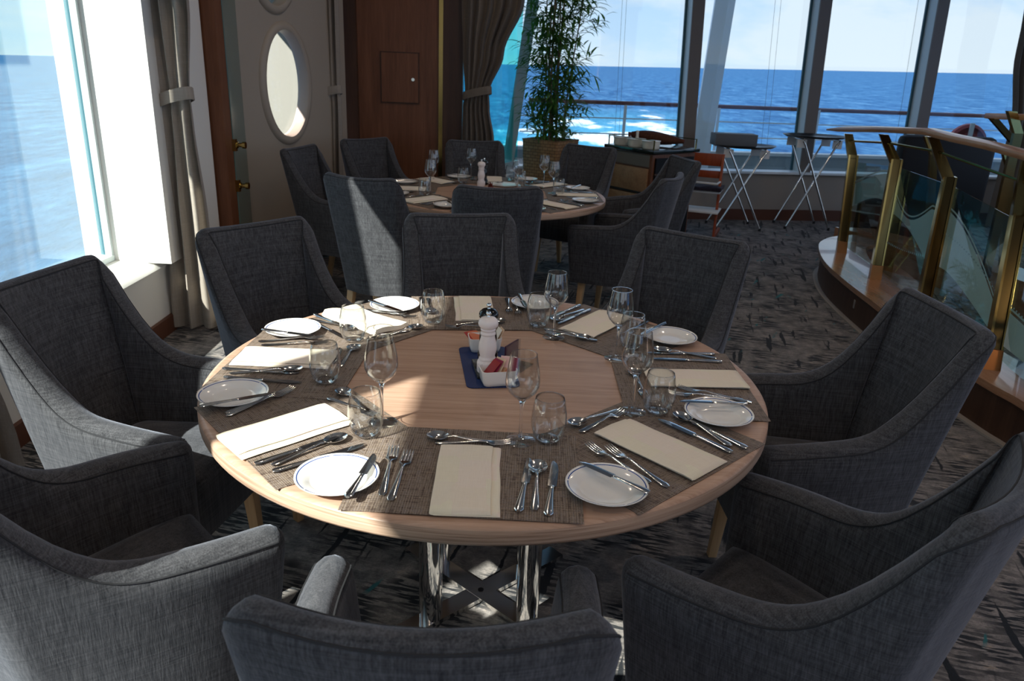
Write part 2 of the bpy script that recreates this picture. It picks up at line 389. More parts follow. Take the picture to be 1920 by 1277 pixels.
# cream wall with portholes
PA, PB = Vector((-1.97, 5.5)), Vector((-1.5, 6.75))
pd = (PB-PA).normalized(); pn = Vector((pd.y, -pd.x)); PL = (PB-PA).length
ovals = [(.40*PL, 1.35, .245, .38), (.34*PL, 2.27, .235, .38)]
bm = bmesh.new()
def loop(pts):
    vs = [bm.verts.new(p) for p in pts]
    return [bm.edges.new((vs[i], vs[(i+1) % len(vs)])) for i in range(len(vs))]
es = loop([(0, 0, 0), (PL, 0, 0), (PL, 0, CEIL), (0, 0, CEIL)])
for u, z, a_, b_ in ovals: es += loop([(u+a_*cos(2*PI*k/48), 0, z+b_*sin(2*PI*k/48)) for k in range(48)])
r_ = bmesh.ops.triangle_fill(bm, edges=es, use_beauty=True)
fs = [f for f in bm.faces]
kill = []
for f in fs:
    c_ = f.calc_center_median()
    if any(((c_.x-u)/a_)**2+((c_.z-z)/b_)**2 < .97 for u, z, a_, b_ in ovals): kill.append(f)
bmesh.ops.delete(bm, geom=kill, context='FACES')
ex = bmesh.ops.extrude_face_region(bm, geom=list(bm.faces))
bmesh.ops.translate(bm, verts=[v for v in ex['geom'] if isinstance(v, bmesh.types.BMVert)], vec=(0, .07, 0))
bmesh.ops.recalc_face_normals(bm, faces=bm.faces)
me = bpy.data.meshes.new('wall_porthole'); bm.to_mesh(me); bm.free(); me.materials.append(M_CREAM)
wp = bpy.data.objects.new('wall_porthole', me); C.objects.link(wp); wp['kind'] = 'structure'
wp.location = (PA.x, PA.y, 0); wp.rotation_euler[2] = math.atan2(pd.y, pd.x)
for i, (u, z, a_, b_) in enumerate(ovals):
    mb = MB()
    prof = [(0, .072), (0, -.004), (.008, -.022), (.03, -.028), (.055, -.02), (.066, -.006), (.068, 0)]
    mb.loft([[(u+(a_-.004+o_)*cos(2*PI*k/48), yy, z+(b_-.004+o_)*sin(2*PI*k/48)) for k in range(48)] for o_, yy in prof], cap=False)
    wn = mb.build('window_%d' % (4+i), M_CREAM, smooth=True); wn['kind'] = 'structure'
    wn.location = wp.location; wn.rotation_euler = wp.rotation_euler
    MB().loft([[(u+a_*cos(2*PI*k/40), yy, z+b_*sin(2*PI*k/40)) for k in range(40)] for yy in (.05, .056)]).build('glass_pane', M_PANE, wn)
# white bulkhead outside the portholes
struct('wall_link', MB().box((-2.06, 5.24, CEIL/2), (.1, .62, CEIL)), M_WHITE)  # added wall piece closing a gap that let sun onto the walnut trim
struct('porthole_sun_block', MB().box((-2.7, 6.15, 3.35), (.08, 2.5, 2.1)), M_OUTW)  # unseen slab added to keep sun from entering through the portholes
struct('wall_outer', MB().box((-2.75, 7.45, 1.2), (2.4, .08, 5.5)), M_OUTW)
# walnut wall with hatch
struct('wall_back_left', MB().box((-1.05, 6.96, CEIL/2), (1.06, .12, CEIL)), M_WALN)
struct('trim_1', MB().box((-1.50, 6.87, CEIL/2), (.16, .06, CEIL)), M_WALN2)
struct('trim_2', MB().box((-.60, 6.88, CEIL/2), (.17, .08, CEIL)), M_WALN2)
struct('trim_3', MB().box((-.705, 6.87, CEIL/2), (.035, .03, CEIL)), M_BRASS)
dw = thing('access_hatch', 'small square walnut access hatch with round latch in the wall', 'hatch', (-1.06, 6.9, 1.41))
MB().box((0, -.006, 0), (.335, .012, .42)).build('frame', M_WALN2, dw)
MB().box((0, -.012, 0), (.315, .012, .40)).build('panel', M_WALN, dw)
k = MB().lathe([(.001, -.012), (.014, -.012), (.017, 0), (.001, 0)], 16)
k.v = [Vector((v.x, v.z, v.y)) for v in k.v]; k.build('latch', M_STEEL, dw, True, loc=(.115, -.018, -.01))
# teal side window
q0, q1 = Vector((-.62, 6.98)), Vector((-.03, 8.2))
d_ = (q1-q0); L_ = d_.length; az = math.atan2(d_.y, d_.x)
w6 = bpy.data.objects.new('window_6', None); C.objects.link(w6); w6['kind'] = 'structure'; w6.location = (q0.x, q0.y, 0); w6.rotation_euler[2] = az
MB().box((L_/2, 0, 2.0), (L_, .008, 2.8)).build('glass_pane', M_PANET, w6)
MB().box((L_/2, 0, .58), (L_, .06, .05)).build('frame', M_FRAMEL, w6)
struct('wall_side', MB().box(((q0.x+q1.x)/2-.03, (q0.y+q1.y)/2-.06, .28), (L_-.14, .06, .56), az), M_WPAINT)
# slanting corner post
b0, b1 = aty(957, 290, 8.12), aty(1002, 0, 8.12)
dd = b1-b0; b1 = b0+dd*1.9; b0 = b0-dd*.42
cp = thing('corner_post', 'pale slanting steel corner post left of the bamboo plant', 'post', (0, 0, 0))
MB().loft([[(p.x+x, p.y+y, p.z) for x, y in ((-.045, -.03), (.045, -.03), (.045, .03), (-.045, .03))] for p in (b0, b1)]).build('post_body', M_WPAINT, cp)
MB().loft([[(p.x+x, p.y+y, p.z) for x, y in ((-.07, -.04), (-.045, -.045), (-.045, -.01), (-.07, -.01))] for p in (b0, b1)]).build('bright_edge', M_WPAINT, cp)
# rear wall
wa = R(8.5); wd = Vector((cos(wa), sin(wa))); wo = Vector((-.03, 8.24)); wnrm = Vector((-sin(wa), cos(wa)))
def rw(s_, o_=0.): p = wo+wd*s_+wnrm*o_; return p
def solve_s(px, py):
    d = ray(px, py); # horizontal ray against wall line
    # (0,0)+t*(dx,dy) = wo + s*wd
    det = d.x*(-wd.y)+wd.x*d.y
    t_ = (wo.x*(-wd.y)+wd.x*wo.y)/det
    return (d.x*t_-wo.x)*wd.x+(d.y*t_-wo.y)*wd.y, HC+d.z*t_
SILL = solve_s(1400, 324)[1]
c_ = rw(3.4, .06)
wr = struct('wall_rear', MB().box((c_.x, c_.y, SILL/2), (6.8, .14, SILL), wa), M_GREIGE)
c_ = rw(3.4, -.02); struct('baseboard_rear', MB().box((c_.x, c_.y, .06), (6.8, .03, .12), wa), M_BASE)
c_ = rw(3.4, .03); struct('trim_4', MB().box((c_.x, c_.y, SILL+.012), (6.8, .2, .024), wa), M_WPAINT)
s_prev = .02
for i, (px, py) in enumerate(((1291, 262), (1517, 255), (1729, 239), (1935, 230), (2150, 225))):
    s_, z_ = solve_s(px, py)
    sx_ = s_
    mo = bpy.data.objects.new('window_%d' % (7+i), None); C.objects.link(mo); mo['kind'] = 'structure'
    k = -.045
    def pt(s2, o2, z2): q = rw(s2+k*(z2-.85), o2); return (q.x, q.y, z2)
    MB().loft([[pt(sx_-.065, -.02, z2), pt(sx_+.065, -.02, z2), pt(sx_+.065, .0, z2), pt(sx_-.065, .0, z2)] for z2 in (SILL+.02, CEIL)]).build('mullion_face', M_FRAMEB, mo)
    MB().loft([[pt(sx_-.064, .001, z2), pt(sx_+.064, .001, z2), pt(sx_+.06, .16, z2), pt(sx_-.06, .16, z2)] for z2 in (SILL+.02, CEIL)]).build('mullion', M_FRAMEL, mo)  # sides coloured paler than the face for the sea light on them
    MB().loft([[pt(sx_-.085, .155, z2), pt(sx_+.085, .155, z2), pt(sx_+.085, .175, z2), pt(sx_-.085, .175, z2)] for z2 in (SILL+.02, CEIL)]).build('gasket', M_GASK, mo)
    MB().loft([[pt(s_prev, .165, z2), pt(sx_, .165, z2), pt(sx_, .171, z2), pt(s_prev, .171, z2)] for z2 in (SILL+.02, CEIL)]).build('glass_pane', M_PANE, mo)
    s_prev = sx_
# right wall, back wall (unseen openings widened to let in more sky light)
c_ = rw(6.8, 0)
struct('wall_right', MB().box((6.8, 8.9, CEIL/2), (.12, 1.0, CEIL)).box((6.8, 2.5, .25), (.12, 11.8, .5)).box((6.8, 2.5, 3.45), (.12, 11.8, .3)), M_CREAM)
struct('wall_behind', MB().box((2.2, -3.45, .45), (9.2, .1, .9)).box((2.2, -3.45, 3.3), (9.2, .1, .6)).box((-1.9, -3.45, 1.9), (1.0, .1, 2.4)).box((2.2, -3.45, 1.9), (.5, .1, 2.4)).box((6.2, -3.45, 1.9), (1.0, .1, 2.4)), M_CREAM)

# ------------------------------------------------------------ outside: sea, deck, rail
M_SEA = bpy.data.materials.new('sea_water'); M_SEA.use_nodes = True; nt = M_SEA.node_tree
b = bsdf(M_SEA); b.inputs['Roughness'].default_value = .6; b.inputs['Specular IOR Level'].default_value = .0
v1 = coords(nt, (.10, .030, .1)); v2 = coords(nt, (.45, .16, .5))
sx = nn(nt, 'ShaderNodeSeparateXYZ'); nt.links.new(coords(nt), sx.inputs[0])
w_ = math_(nt, 'ADD', math_(nt, 'MULTIPLY', noise(nt, v1, 1, 6, .65), .6), math_(nt, 'MULTIPLY', noise(nt, v2, 1, 4, .6), .4))
sea = ramp(nt, w_, [(.36, (.010, .034, .09)), (.48, (.018, .062, .145)), (.58, (.032, .10, .20)), (.70, (.08, .18, .28))])
caps = ramp(nt, noise(nt, coords(nt, (.055, .016, .1)), 1, 8, .66), [(.70, g(0.)), (.73, g(1.))])
sea = mixc(nt, caps, sea, (.40, .52, .60))
# wake: a band of turquoise water and foam beside the hull
xr = math_(nt, 'ADD', sx.outputs[0], math_(nt, 'MULTIPLY', sx.outputs[1], -.20))
inx = nn(nt, 'ShaderNodeMapRange'); inx.inputs[1].default_value = 22; inx.inputs[2].default_value = -8; nt.links.new(xr, inx.inputs[0])
iny = nn(nt, 'ShaderNodeMapRange'); iny.inputs[1].default_value = 390; iny.inputs[2].default_value = 210; nt.links.new(sx.outputs[1], iny.inputs[0])
inl = nn(nt, 'ShaderNodeMapRange'); inl.inputs[1].default_value = -62; inl.inputs[2].default_value = -38; nt.links.new(xr, inl.inputs[0])
inn_ = nn(nt, 'ShaderNodeMapRange'); inn_.inputs[1].default_value = 75; inn_.inputs[2].default_value = 110; nt.links.new(sx.outputs[1], inn_.inputs[0])
wk = math_(nt, 'MULTIPLY', math_(nt, 'MULTIPLY', math_(nt, 'MULTIPLY', inx.outputs[0], iny.outputs[0]), inl.outputs[0]), inn_.outputs[0])
foam = noise(nt, coords(nt, (.05, .020, .1)), 1, 8, .62)
fo = math_(nt, 'ADD', foam, math_(nt, 'MULTIPLY', wk, .2))
sea = mixc(nt, math_(nt, 'MULTIPLY', wk, .75), sea, (.04, .20, .32))
fm = ramp(nt, fo, [(.64, g(0.)), (.74, g(1.))])
sea = mixc(nt, math_(nt, 'MULTIPLY', fm, math_(nt, 'MINIMUM', math_(nt, 'MULTIPLY', wk, 3.), 1.)), sea, (.42, .56, .64))
nt.links.new(sea, b.inputs['Base Color'])
bump(M_SEA, w_, 1., 1.2)
sea_o = MB().add([(-30000, -8000, 0), (30000, -8000, 0), (30000, 40000, 0), (-30000, 40000, 0)], [(0, 1, 2, 3)]).build('sea', M_SEA)
sea_o['kind'] = 'structure'; sea_o.location = (0, 0, -17); sea_o.rotation_euler[1] = R(-1.25)

def dk(Y, z): return z
c0 = rw(0, .2)
struct('outer_deck', MB().box((3.6, 9.55, .1), (9.2, 1.5, .12), wa), M_DECK)
c_ = rw(3.6, .98)
struct('outer_coaming', MB().box((c_.x, c_.y, .33), (9.4, .06, .58), wa), M_DECK)
struct('outer_coaming_cap', MB().box((c_.x, c_.y, .635), (9.4, .16, .035), wa), M_WPAINT)
rl = thing('deck_railing', 'outer ship railing with varnished top rail above the blue sea', 'railing', (0, 0, 0))
def outrail(s_, z, o_=1.25): q = rw(s_, o_); return Vector((q.x, q.y, z))
MB().tube([outrail(.3, 1.165), outrail(8.5, 1.165)], .032, 10, flat=.8).build('top_rail', M_TEAKR, rl, True)
for z in (.985, .80, .62): MB().tube([outrail(.2, z), outrail(8.5, z)], .0085, 6).build('wire_rail', M_WPAINT, rl, True)
for px, py in ((1103, 205), (1226, 205), (1417, 208), (1620, 212), (1808, 216)):
    s_, _ = solve_s(px, py)
    q = rw(s_, 1.25); sc_ = 1+1.25/8.6
    X = q.x+.13*s_/3
    MB().box((X-.02, q.y-.0, .68), (.035, .02, .98)).build('post', M_WPAINT, rl)
st = thing('steel_strut', 'broad white leaning steel strut outside behind the tray stands', 'strut')
a0, a1 = aty(1313, 285, 9.5), aty(1359, 0, 9.5); dd = a1-a0; a0 = a0-dd*.35; a1 = a0+dd*3.2
MB().loft([[(p.x+x, p.y+y, p.z) for x, y in ((-.11, -.02), (.02, -.1), (.12, -.02), (.12, .08), (-.1, .08))] for p in (a0, a1)]).build('strut_body', M_WPAINT, st, False)
p = aty(1812, 264, 9.6)
t = thing('lifebuoy', 'faded red round lifebuoy on the outer railing at the far right', 'lifebuoy', (p.x, p.y, p.z-.04))
mb = MB(); mb.lathe([(.2, -.045), (.235, -.03), (.245, 0), (.235, .03), (.2, .045), (.14, .045), (.11, .03), (.1, 0), (.11, -.03), (.14, -.045)], 32)
mb.v = [Vector((v.x, v.z, v.y)) for v in mb.v]; mb.build('ring', M_RED, t, True)
MB().box((0, -.05, .12), (.05, .02, .26)).build('bracket', M_WPAINT, t)
# blind cords hanging in front of the rear glazing
for i, (pa, pb) in enumerate((((1172, 0), (1157, 262)), ((1180, 0), (1165, 262)), ((1462, 0), (1436, 262)), ((1473, 0), (1447, 262)), ((1733, 0), (1694, 240)))):
    q0_, z0_ = solve_s(*pa); q1_, z1_ = solve_s(*pb)
    a_, b_ = rw(q0_, .1), rw(q1_, .1); A3 = Vector((a_.x, a_.y, z0_)); B3 = Vector((b_.x, b_.y, z1_)); dd = A3-B3
    o = MB().tube([B3-dd*.16, A3+dd*.9], .0016, 5).build('blind_cord', M_GREY)
    tag(o, 'thin vertical blind cord in the rear window, ' + ('left of the first pair', 'right of the first pair', 'left of the middle pair', 'right of the middle pair', 'single one at the right')[i], 'cord', 'blind cords in the rear windows')

# ------------------------------------------------------------ curtains
def curtain(label, rows, folds, m, name='curtain', tie=None, depth=.05, thick=.012, ph=0.):
    """rows: list of (z, centre xy, half-width, fold amp); direction along given axis"""
    t = thing(name, label, 'curtain', (rows[0][1][0], rows[0][1][1], 0))
    ox, oy = rows[0][1]
    NU = folds*10
    front, back = [], []
    # resample rows
    rr_ = []
    for i in range(len(rows)-1):
        n = 8
        for k in range(n):
            u = k/n; A, B = rows[i], rows[i+1]; w = u*u*(3-2*u)
            rr_.append((A[0]+(B[0]-A[0])*u, (A[1][0]+(B[1][0]-A[1][0])*w, A[1][1]+(B[1][1]-A[1][1])*w), A[2]+(B[2]-A[2])*w, A[3]+(B[3]-A[3])*w, A[4]+(B[4]-A[4])*w))
    rr_.append(rows[-1])
    rings = []
    for z, c0, hw, amp, ang in rr_:
        ux, uy = cos(ang), sin(ang); nx, ny = -uy, ux
        ring = []
        for side in (1, -1):
            for k in range(NU+1):
                kk = k if side == 1 else NU-k
                u = kk/NU*2-1
                f_ = sin((u*folds+ph)*PI+.5*sin(u*2.3+ph)) + .35*sin((u*folds*1.7)*PI+1+ph)
                o_ = amp*f_ + side*thick*.5
                edge = depth*(.3 if abs(u) > .98 else 1)
                ring.append((c0[0]-ox+ux*hw*u+nx*o_, c0[1]-oy+uy*hw*u+ny*o_, z))
        rings.append(ring)
    MB().loft(rings).build('cloth', m, t, True, angle=80)
    if tie:
        z, c0, hw, dp, ang = tie
        mb = MB(); rgs = []
        for k in range(28):
            a_ = 2*PI*k/28
            x, y = (hw)*cos(a_), dp*sin(a_)
            zz = z+.028*cos(a_) - .012*sin(a_)
            px_, py_ = c0[0]-ox+cos(ang)*x-sin(ang)*y, c0[1]-oy+sin(ang)*x+cos(ang)*y
            ex_, ey_ = cos(ang)*cos(a_)*.008, sin(ang)*cos(a_)*.008
            rgs.append([(px_, py_, zz-.033), (px_+ex_, py_+ey_, zz-.03), (px_+ex_*.6, py_+ey_*.6, zz+.03), (px_, py_, zz+.033)])
        rgs.append(rgs[0]); mb.loft(rgs, cap=False).build('tieback', m, t, True)
    return t
def crow(pl, pr, Y, amp, ang=0.): 
    a_, b_ = aty(*pl, Y), aty(*pr, Y); return ((a_.z+b_.z)/2, ((a_.x+b_.x)/2, Y), (b_.x-a_.x)/2, amp, ang)
Yc = 4.24
r1 = crow((269, 0), (354, 0), Yc, .035); rt_ = crow((300, 185), (358, 183), Yc, .016); r3 = crow((303, 220), (362, 220), Yc, .022); r4 = crow((314, 420), (392, 418), Yc, .035)
r5 = (.02, (r4[1][0]-.005, Yc), .15, .035, 0.)
curtain('taupe curtain tied back between the bright window and the walnut pier', [(CEIL-.02, (-1.93, 3.95), .4, .04, -1.35), (2.0, (-1.93, 3.95), .35, .04, -1.3), (1.87, (r1[1][0]-.01, Yc-.03), .13, .035, -.2), r1, rt_, r3, r4, r5], 3, M_CURT, tie=(rt_[0], rt_[1], rt_[2]+.01, .055, 0.))  # unseen top rows spread over the window to shade the far chair
Yc = 6.55
r1 = crow((583, 0), (634, 0), Yc, .03); rt_ = crow((592, 178), (638, 170), Yc, .014); r3 = crow((594, 200), (640, 200), Yc, .022); r4 = crow((596, 320), (643, 320), Yc, .03)
curtain('taupe curtain tied back beside the oval porthole', [(CEIL-.02, (r1[1][0]-.03, Yc), .17, .04, 0.), r1, rt_, r3, r4, (.02, (r4[1][0], Yc), .14, .03, 0.)], 4, M_CURT, tie=(rt_[0], rt_[1], rt_[2]+.01, .05, 0.))
Yc = 6.72
r1 = crow((866, 0), (984, 0), Yc, .04); rm = crow((868, 100), (945, 100), Yc, .03); rt_ = crow((872, 172), (917, 178), Yc, .018); r3 = crow((868, 200), (918, 205), Yc, .022); r4 = crow((866, 262), (926, 262), Yc, .03)
curtain('dark brown curtain swept to the left of the bamboo plant', [(CEIL-.02, (r1[1][0]+.16, Yc), .46, .05, 0.), r1, rm, rt_, r3, r4, (.02, (r4[1][0], Yc), .18, .03, 0.)], 6, M_CURTD, tie=(rt_[0], rt_[1], rt_[2]+.015, .06, 0.))
# near left curtain (only its foot shows; unseen swag shaped to cut sun)
curtain('taupe curtain hem at the left edge behind the armchairs', [(CEIL-.02, (-1.93, 2.85), .62, .03, PI/2), (2.42, (-1.93, 2.75), .55, .035, PI/2), (2.05, (-1.92, 2.38), .26, .035, PI/2), (1.15, (-1.93, 2.26), .12, .018, PI/2), (.02, (-1.93, 2.33), .27, .04, PI/2)], 6, M_CURT)
p = aty(1925, 100, 8.6)
curtain('sheer brown curtain edge at the far right window', [(CEIL-.02, (p.x+.12, 8.75), .3, .04, 0), (1.9, (p.x+.2, 8.75), .22, .03, 0), (1.1, (p.x+.32, 8.75), .2, .03, 0), (.02, (p.x+.32, 8.75), .2, .03, 0)], 5, M_CURTD)

# ------------------------------------------------------------ armchair
HT = .975
def make_chair():
    root = thing('armchair', '', 'armchair')
    armlen = None
    def upath(t_, z):
        u = max(0, min(1, (z-.29)/(HT-.29)))
        wb = .195+.052*u; wam = .243+.042*min(1, (z-.29)/.36)
        yb = -.205-.125*u**1.1; rc = .055; yf = .20+.02*min(1, (z-.29)/.3)
        if t_ < .3:
            x = (wb-rc)*t_/.3; y = yb-.032*(1-(x/(wb-rc))**2)
        elif t_ < .48:
            a_ = (t_-.3)/.18*R(84); x = wb-rc+rc*sin(a_); y = yb+rc-rc*cos(a_)
        else:
            k_ = (t_-.48)/.52; x0 = wb-rc+rc*sin(R(84)); y0 = yb+rc-rc*cos(R(84))
            y = y0+(yf-y0)*k_; x = x0+(wam-x0)*sin(min(1, k_*1.15)*PI/2)
        return x, y
    def top(t_):
        if t_ < .3: return HT-.010*(1-(t_/.3)**2)
        if t_ < .48: return HT-.05*((t_-.3)/.18)**2.4
        k_ = (t_-.48)/.52; d = k_*.52
        base = .668-.035*max(0, k_-.35)**1.5
        if d < .31: return base+(HT-.05-base)*(1-d/.31)**3.5
        return base
    ts = [0, .06, .12, .18, .24, .3]+[.3+.18*i/5 for i in range(1, 6)]+[.48+.52*i/18 for i in range(1, 19)]
    K = 12
    def section(t_, sgn, ext=0., thf=1., dh=0.):
        h = top(t_)-dh; th = (.048+.034*min(1, max(0, (t_-.3)/.3)))*thf
        ring = []
        pts_o = []; pts_i = []
        for k_ in range(K+1):
            z = .29+(h-th/2-.29)*k_/K
            e = .012
            x, y = upath(t_, z); xa, ya = upath(max(0, t_-e), z); xb, yb2 = upath(min(1, t_+e), z)
            dx, dy = xb-xa, yb2-ya; l = math.hypot(dx, dy) or 1
            nx, ny = dy/l, -dx/l     # outward
            if t_ == 0: nx, ny = 0, -1
            full = th/thf
            ox_, oy_ = x-nx*full/2, y-ny*full/2
            fx, fy = dx/l*ext, dy/l*ext
            bulge = .0
            pts_o.append((ox_+nx*th/2+fx, oy_+ny*th/2+fy, z)); pts_i.append((ox_-nx*th/2+fx, oy_-ny*th/2+fy, z))
            if k_ == K: cx_, cy_, cz_, tnx, tny = ox_+fx, oy_+fy, z, nx, ny
        ring = list(pts_o)
        for a_ in (30, 60, 90, 120, 150):
            ring.append((cx_+tnx*th/2*cos(R(a_)), cy_+tny*th/2*cos(R(a_)), cz_+th/2*sin(R(a_))))
        ring += list(reversed(pts_i))
        return [(x*sgn, y, z) for x, y, z in ring]
    rings = []
    caps = [(.034*sin(R(a_)), max(.02, cos(R(a_))), .028*(1-cos(R(a_)))) for a_ in (90, 70, 50, 30, 15)]
    for e, f_, dh in caps: rings.append(section(1., -1, e, f_, dh))
    for t_ in reversed(ts): rings.append(section(t_, -1))
    for t_ in ts[1:]: rings.append(section(t_, 1))
    for e, f_, dh in reversed(caps): rings.append(section(1., 1, e, f_, dh))
    MB().loft(rings).build('shell', M_FAB, root, True, angle=70)
    # piping: along the outer and inner upper edges
    for idx, nm in ((K+1, 'seam'), (K+5, 'seam')):
        pts = [Vector(r_[idx]) for r_ in rings[4:-4]]
        MB().tube(pts, .0022, 5).build(nm, M_SEAM, root, True)
    # seat
    mb = MB(); poly = []
    def outline(sc_, dy_=0):
        p_ = []
        W1, W2, y0, y1 = .212, .150, -.175, .235
        for cx, cy, a0, r_ in ((W1-.03, y1-.04, 0, .03), (-W1+.03, y1-.04, 90, .03), (-W2+.05, y0+.05, 180, .05), (W2-.05, y0+.05, 270, .05)):
            for k_ in range(6):
                a_ = R(a0+90*k_/5); p_.append((cx+r_*cos(a_)*sc_, cy+r_*sin(a_)*sc_))
        return [(x*sc_ if sc_ < .97 else x, (y-.07)*sc_+.07) for x, y in p_]
    rg = []
    for sc_, z in ((.94, .285), (1., .295), (1., .445), (.985, .462), (.95, .474), (.8, .482), (.5, .487), (.2, .489)):
        rg.append([(x, y, z) for x, y in outline(sc_)])
    mb.loft(rg).build('seat', M_FAB, root, True, angle=60)
    for sx_ in (1, -1):
        for yy, tx, ty, bx, by in ((.15, .19, .155, .195, .175), (-.15, .165, -.15, .175, -.21)):
            q = [(-.021, -.021), (.021, -.021), (.021, .021), (-.021, .021)]
            MB().loft([[(sx_*bx+x*.68, by+y*.68, 0) for x, y in q], [(sx_*tx+x, ty+y, .30) for x, y in q]]).build('leg', M_LEG, root, bev=.003)
    return root
chair = make_chair()
NC = Vector((-.0645, 1.949)); FC = Vector((-.18, 5.08))
def chair_at(Cc, th, r_, face, label, grp):
    x, y = Cc.x+r_*cos(R(th)), Cc.y+r_*sin(R(th))
    rz = R(face)-PI/2       # local +Y is the front
    # r_ is measured to the back-top centre (local y = -.36)
    ox, oy = x+.345*cos(R(face)), y+.345*sin(R(face))
    place(chair, (ox, oy, 0), rz, label, grp)
NG, FG = 'charcoal armchairs around the near table', 'charcoal armchairs around the far table'
chair_at(NC, -91.2, 1.288, 90, 'charcoal armchair nearest the camera, seen from behind at bottom centre', NG)
chair_at(NC, -43.8, 1.275, 138, 'charcoal armchair at the lower right corner, its open seat facing the table', NG)
chair_at(NC, 3.5, 1.31, 182, 'charcoal armchair on the right of the near table, in front of the balustrade', NG)
chair_at(NC, 52, 1.26, 235, 'charcoal armchair behind the near table to the right, back edge against open carpet', NG)
chair_at(NC, 98.5, 1.23, 282, 'charcoal armchair at the back centre of the near table, behind the pepper mills', NG)
chair_at(NC, 138, 1.27, 320, 'charcoal armchair at the back left of the near table, before the walnut pier', NG)
chair_at(NC, 177, 1.29, 350, 'charcoal armchair on the left by the bright window, sun on its near arm', NG)
chair_at(NC, -139.5, 1.31, 44, 'charcoal armchair in the lower left corner with sunlit armrest', NG)
FR = 1.2
chair_at(FC, 170, 1.40, 345, 'far armchair side-on at the left, in front of the cream porthole wall', FG)
chair_at(FC, 136, 1.48, 316, 'far armchair at the back left in front of the walnut wall', FG)
chair_at(FC, 99, 1.25, 280, 'far armchair at the back in front of the dark brown curtain', FG)
chair_at(FC, 57.5, 1.43, 240, 'far armchair just right of the wicker planter', FG)
chair_at(FC, 21, 1.52, 196, 'far armchair seen from the side, nearest the service cabinet and high chair', FG)
chair_at(FC, -23, 1.24, 155, 'far armchair in profile with curved armrest, right of the far table', FG)
chair_at(FC, -86, 1.2, 96, 'far armchair directly behind the near table\'s back centre armchair', FG)
chair_at(FC, -123, 1.25, 70, 'far armchair with a wedge of sunlight across its back', FG)

# ------------------------------------------------------------ tables
def table(Cc, rad, name, label, det=True):
    t = thing('round_table', label, 'table', (Cc.x, Cc.y, 0))
    n = 128
    MB().lathe([(.001, .7488), (rad-.03, .7488), (rad-.012, .75), (rad-.004, .749), (rad, .744)], n).build('tabletop', M_OAK, t, True, angle=60)
    MB().lathe([(rad, .744), (rad+.001, .738), (rad+.001, .716), (rad-.002, .710), (rad-.01, .708), (.001, .708)], n).build('edge_lipping', M_OAKE, t, True, angle=60)
    # underframe
    for sx_ in (-1, 1):
        for sy_ in (-1, 1):
            MB().lathe([(.001, .018), (.034, .018), (.034, .70), (.001, .70)], 24, (sx_*.142, sy_*.125, 0)).build('leg', M_CHROME, t, True, angle=50)
    for a_ in (R(42), R(-42)):
        MB().box((0, 0, .012 if a_ > 0 else .0125), (.66, .062, .014 if a_ > 0 else .0145), a_).build('base_bar', M_STEEL, t)
        MB().box((0, 0, .690), (1.0, .06, .03), a_).build('top_bar', M_STEEL, t)
    MB().lathe([(.001, .0202), (.009, .0202), (.009, .0215), (.001, .0215)], 16).build('bolt', M_BLACK, t, True)
    return t
table(NC, .75, '', 'large round pale oak table in the foreground on chrome legs')
table(FC, .76, '', 'round oak table farther back laid for eight by the bamboo plant')

# --- prototypes of the tableware
def mk_mat():
    o = MB().box((0, 0, .0006), (.468, .36, .0012)).build('placemat', M_MAT); o['category'] = 'placemat'; return o
def cutlery(name, cat, fn):
    mb = MB(); fn(mb); o = mb.build(name, M_STEEL, smooth=True, angle=50); o['category'] = cat; return o
def ring(x0, y, z, w, h, n=10, flat=0.):
    return [(x0+w/2*cos(2*PI*k/n), y, z+h/2*sin(2*PI*k/n)) for k in range(n)]
def handle(L0, L1, wide=.019, neck=.0055, rise=.0, z0=.0028):
    out = []
    N_ = 12
    for i in range(N_+1):
        u = i/N_
        if i == 0: w = wide*.45; h = .0018
        else: w = wide*(1-u)**1.25+neck*(1-(1-u)**1.25); h = .0030+.0012*u
        out.append((L0+(L1-L0)*u, w, h, z0+rise*u**2))
    return out
def fork(mb, L=.195):
    hh = handle(-L/2, L*.12, rise=.006)
    hh += [(L*.18, .007, .0035, .0075), (L*.215, .017, .0026, .006), (L*.25, .0245, .0022, .0045), (L*.29, .0255, .002, .004)]
    mb.loft([ring(0, y, z, w, h) for y, w, h, z in hh])
    for k in range(4):
        x0 = (-1.5+k)*.0066
        mb.loft([ring(x0+dx, y, z, w, h, 6) for y, w, h, z, dx in ((L*.28, .005, .002, .004, 0), (L*.38, .0036, .002, .0052, 0), (L*.46, .0032, .0018, .0075, 0), (L*.5, .0014, .001, .0095, 0))])
def spoon(mb, L=.19):
    hh = handle(-L/2, L*.13, rise=.007)
    hh += [(L*.19, .0065, .0035, .0085), (L*.212, .011, .0026, .0075)]
    mb.loft([ring(0, y, z, w, h) for y, w, h, z in hh])
    bl = L*.30; y0 = L*.20; top_, bot = [], []
    NR, NA = 7, 24
    for side, dz in ((0, .0), (1, -.0014)):
        rg = []
        for i in range(NR+1):
            q = i/NR*.985+.015
            rg.append([(.0205*q*cos(2*PI*k/NA), y0+bl/2+bl/2*q*sin(2*PI*k/NA)*(1+.0*q), .0095-.0075*(1-q*q)+dz) for k in range(NA)])
        mb.loft(rg, cap=False); mb.f.append(tuple(range(len(mb.v)-NA*(NR+1), len(mb.v)-NA*NR)))
    n_ = len(mb.v); a0 = n_-NA*(NR+1)*2+NA*NR; b0_ = n_-NA
    for k in range(NA): mb.f.append((a0+k, a0+(k+1) % NA, b0_+(k+1) % NA, b0_+k))
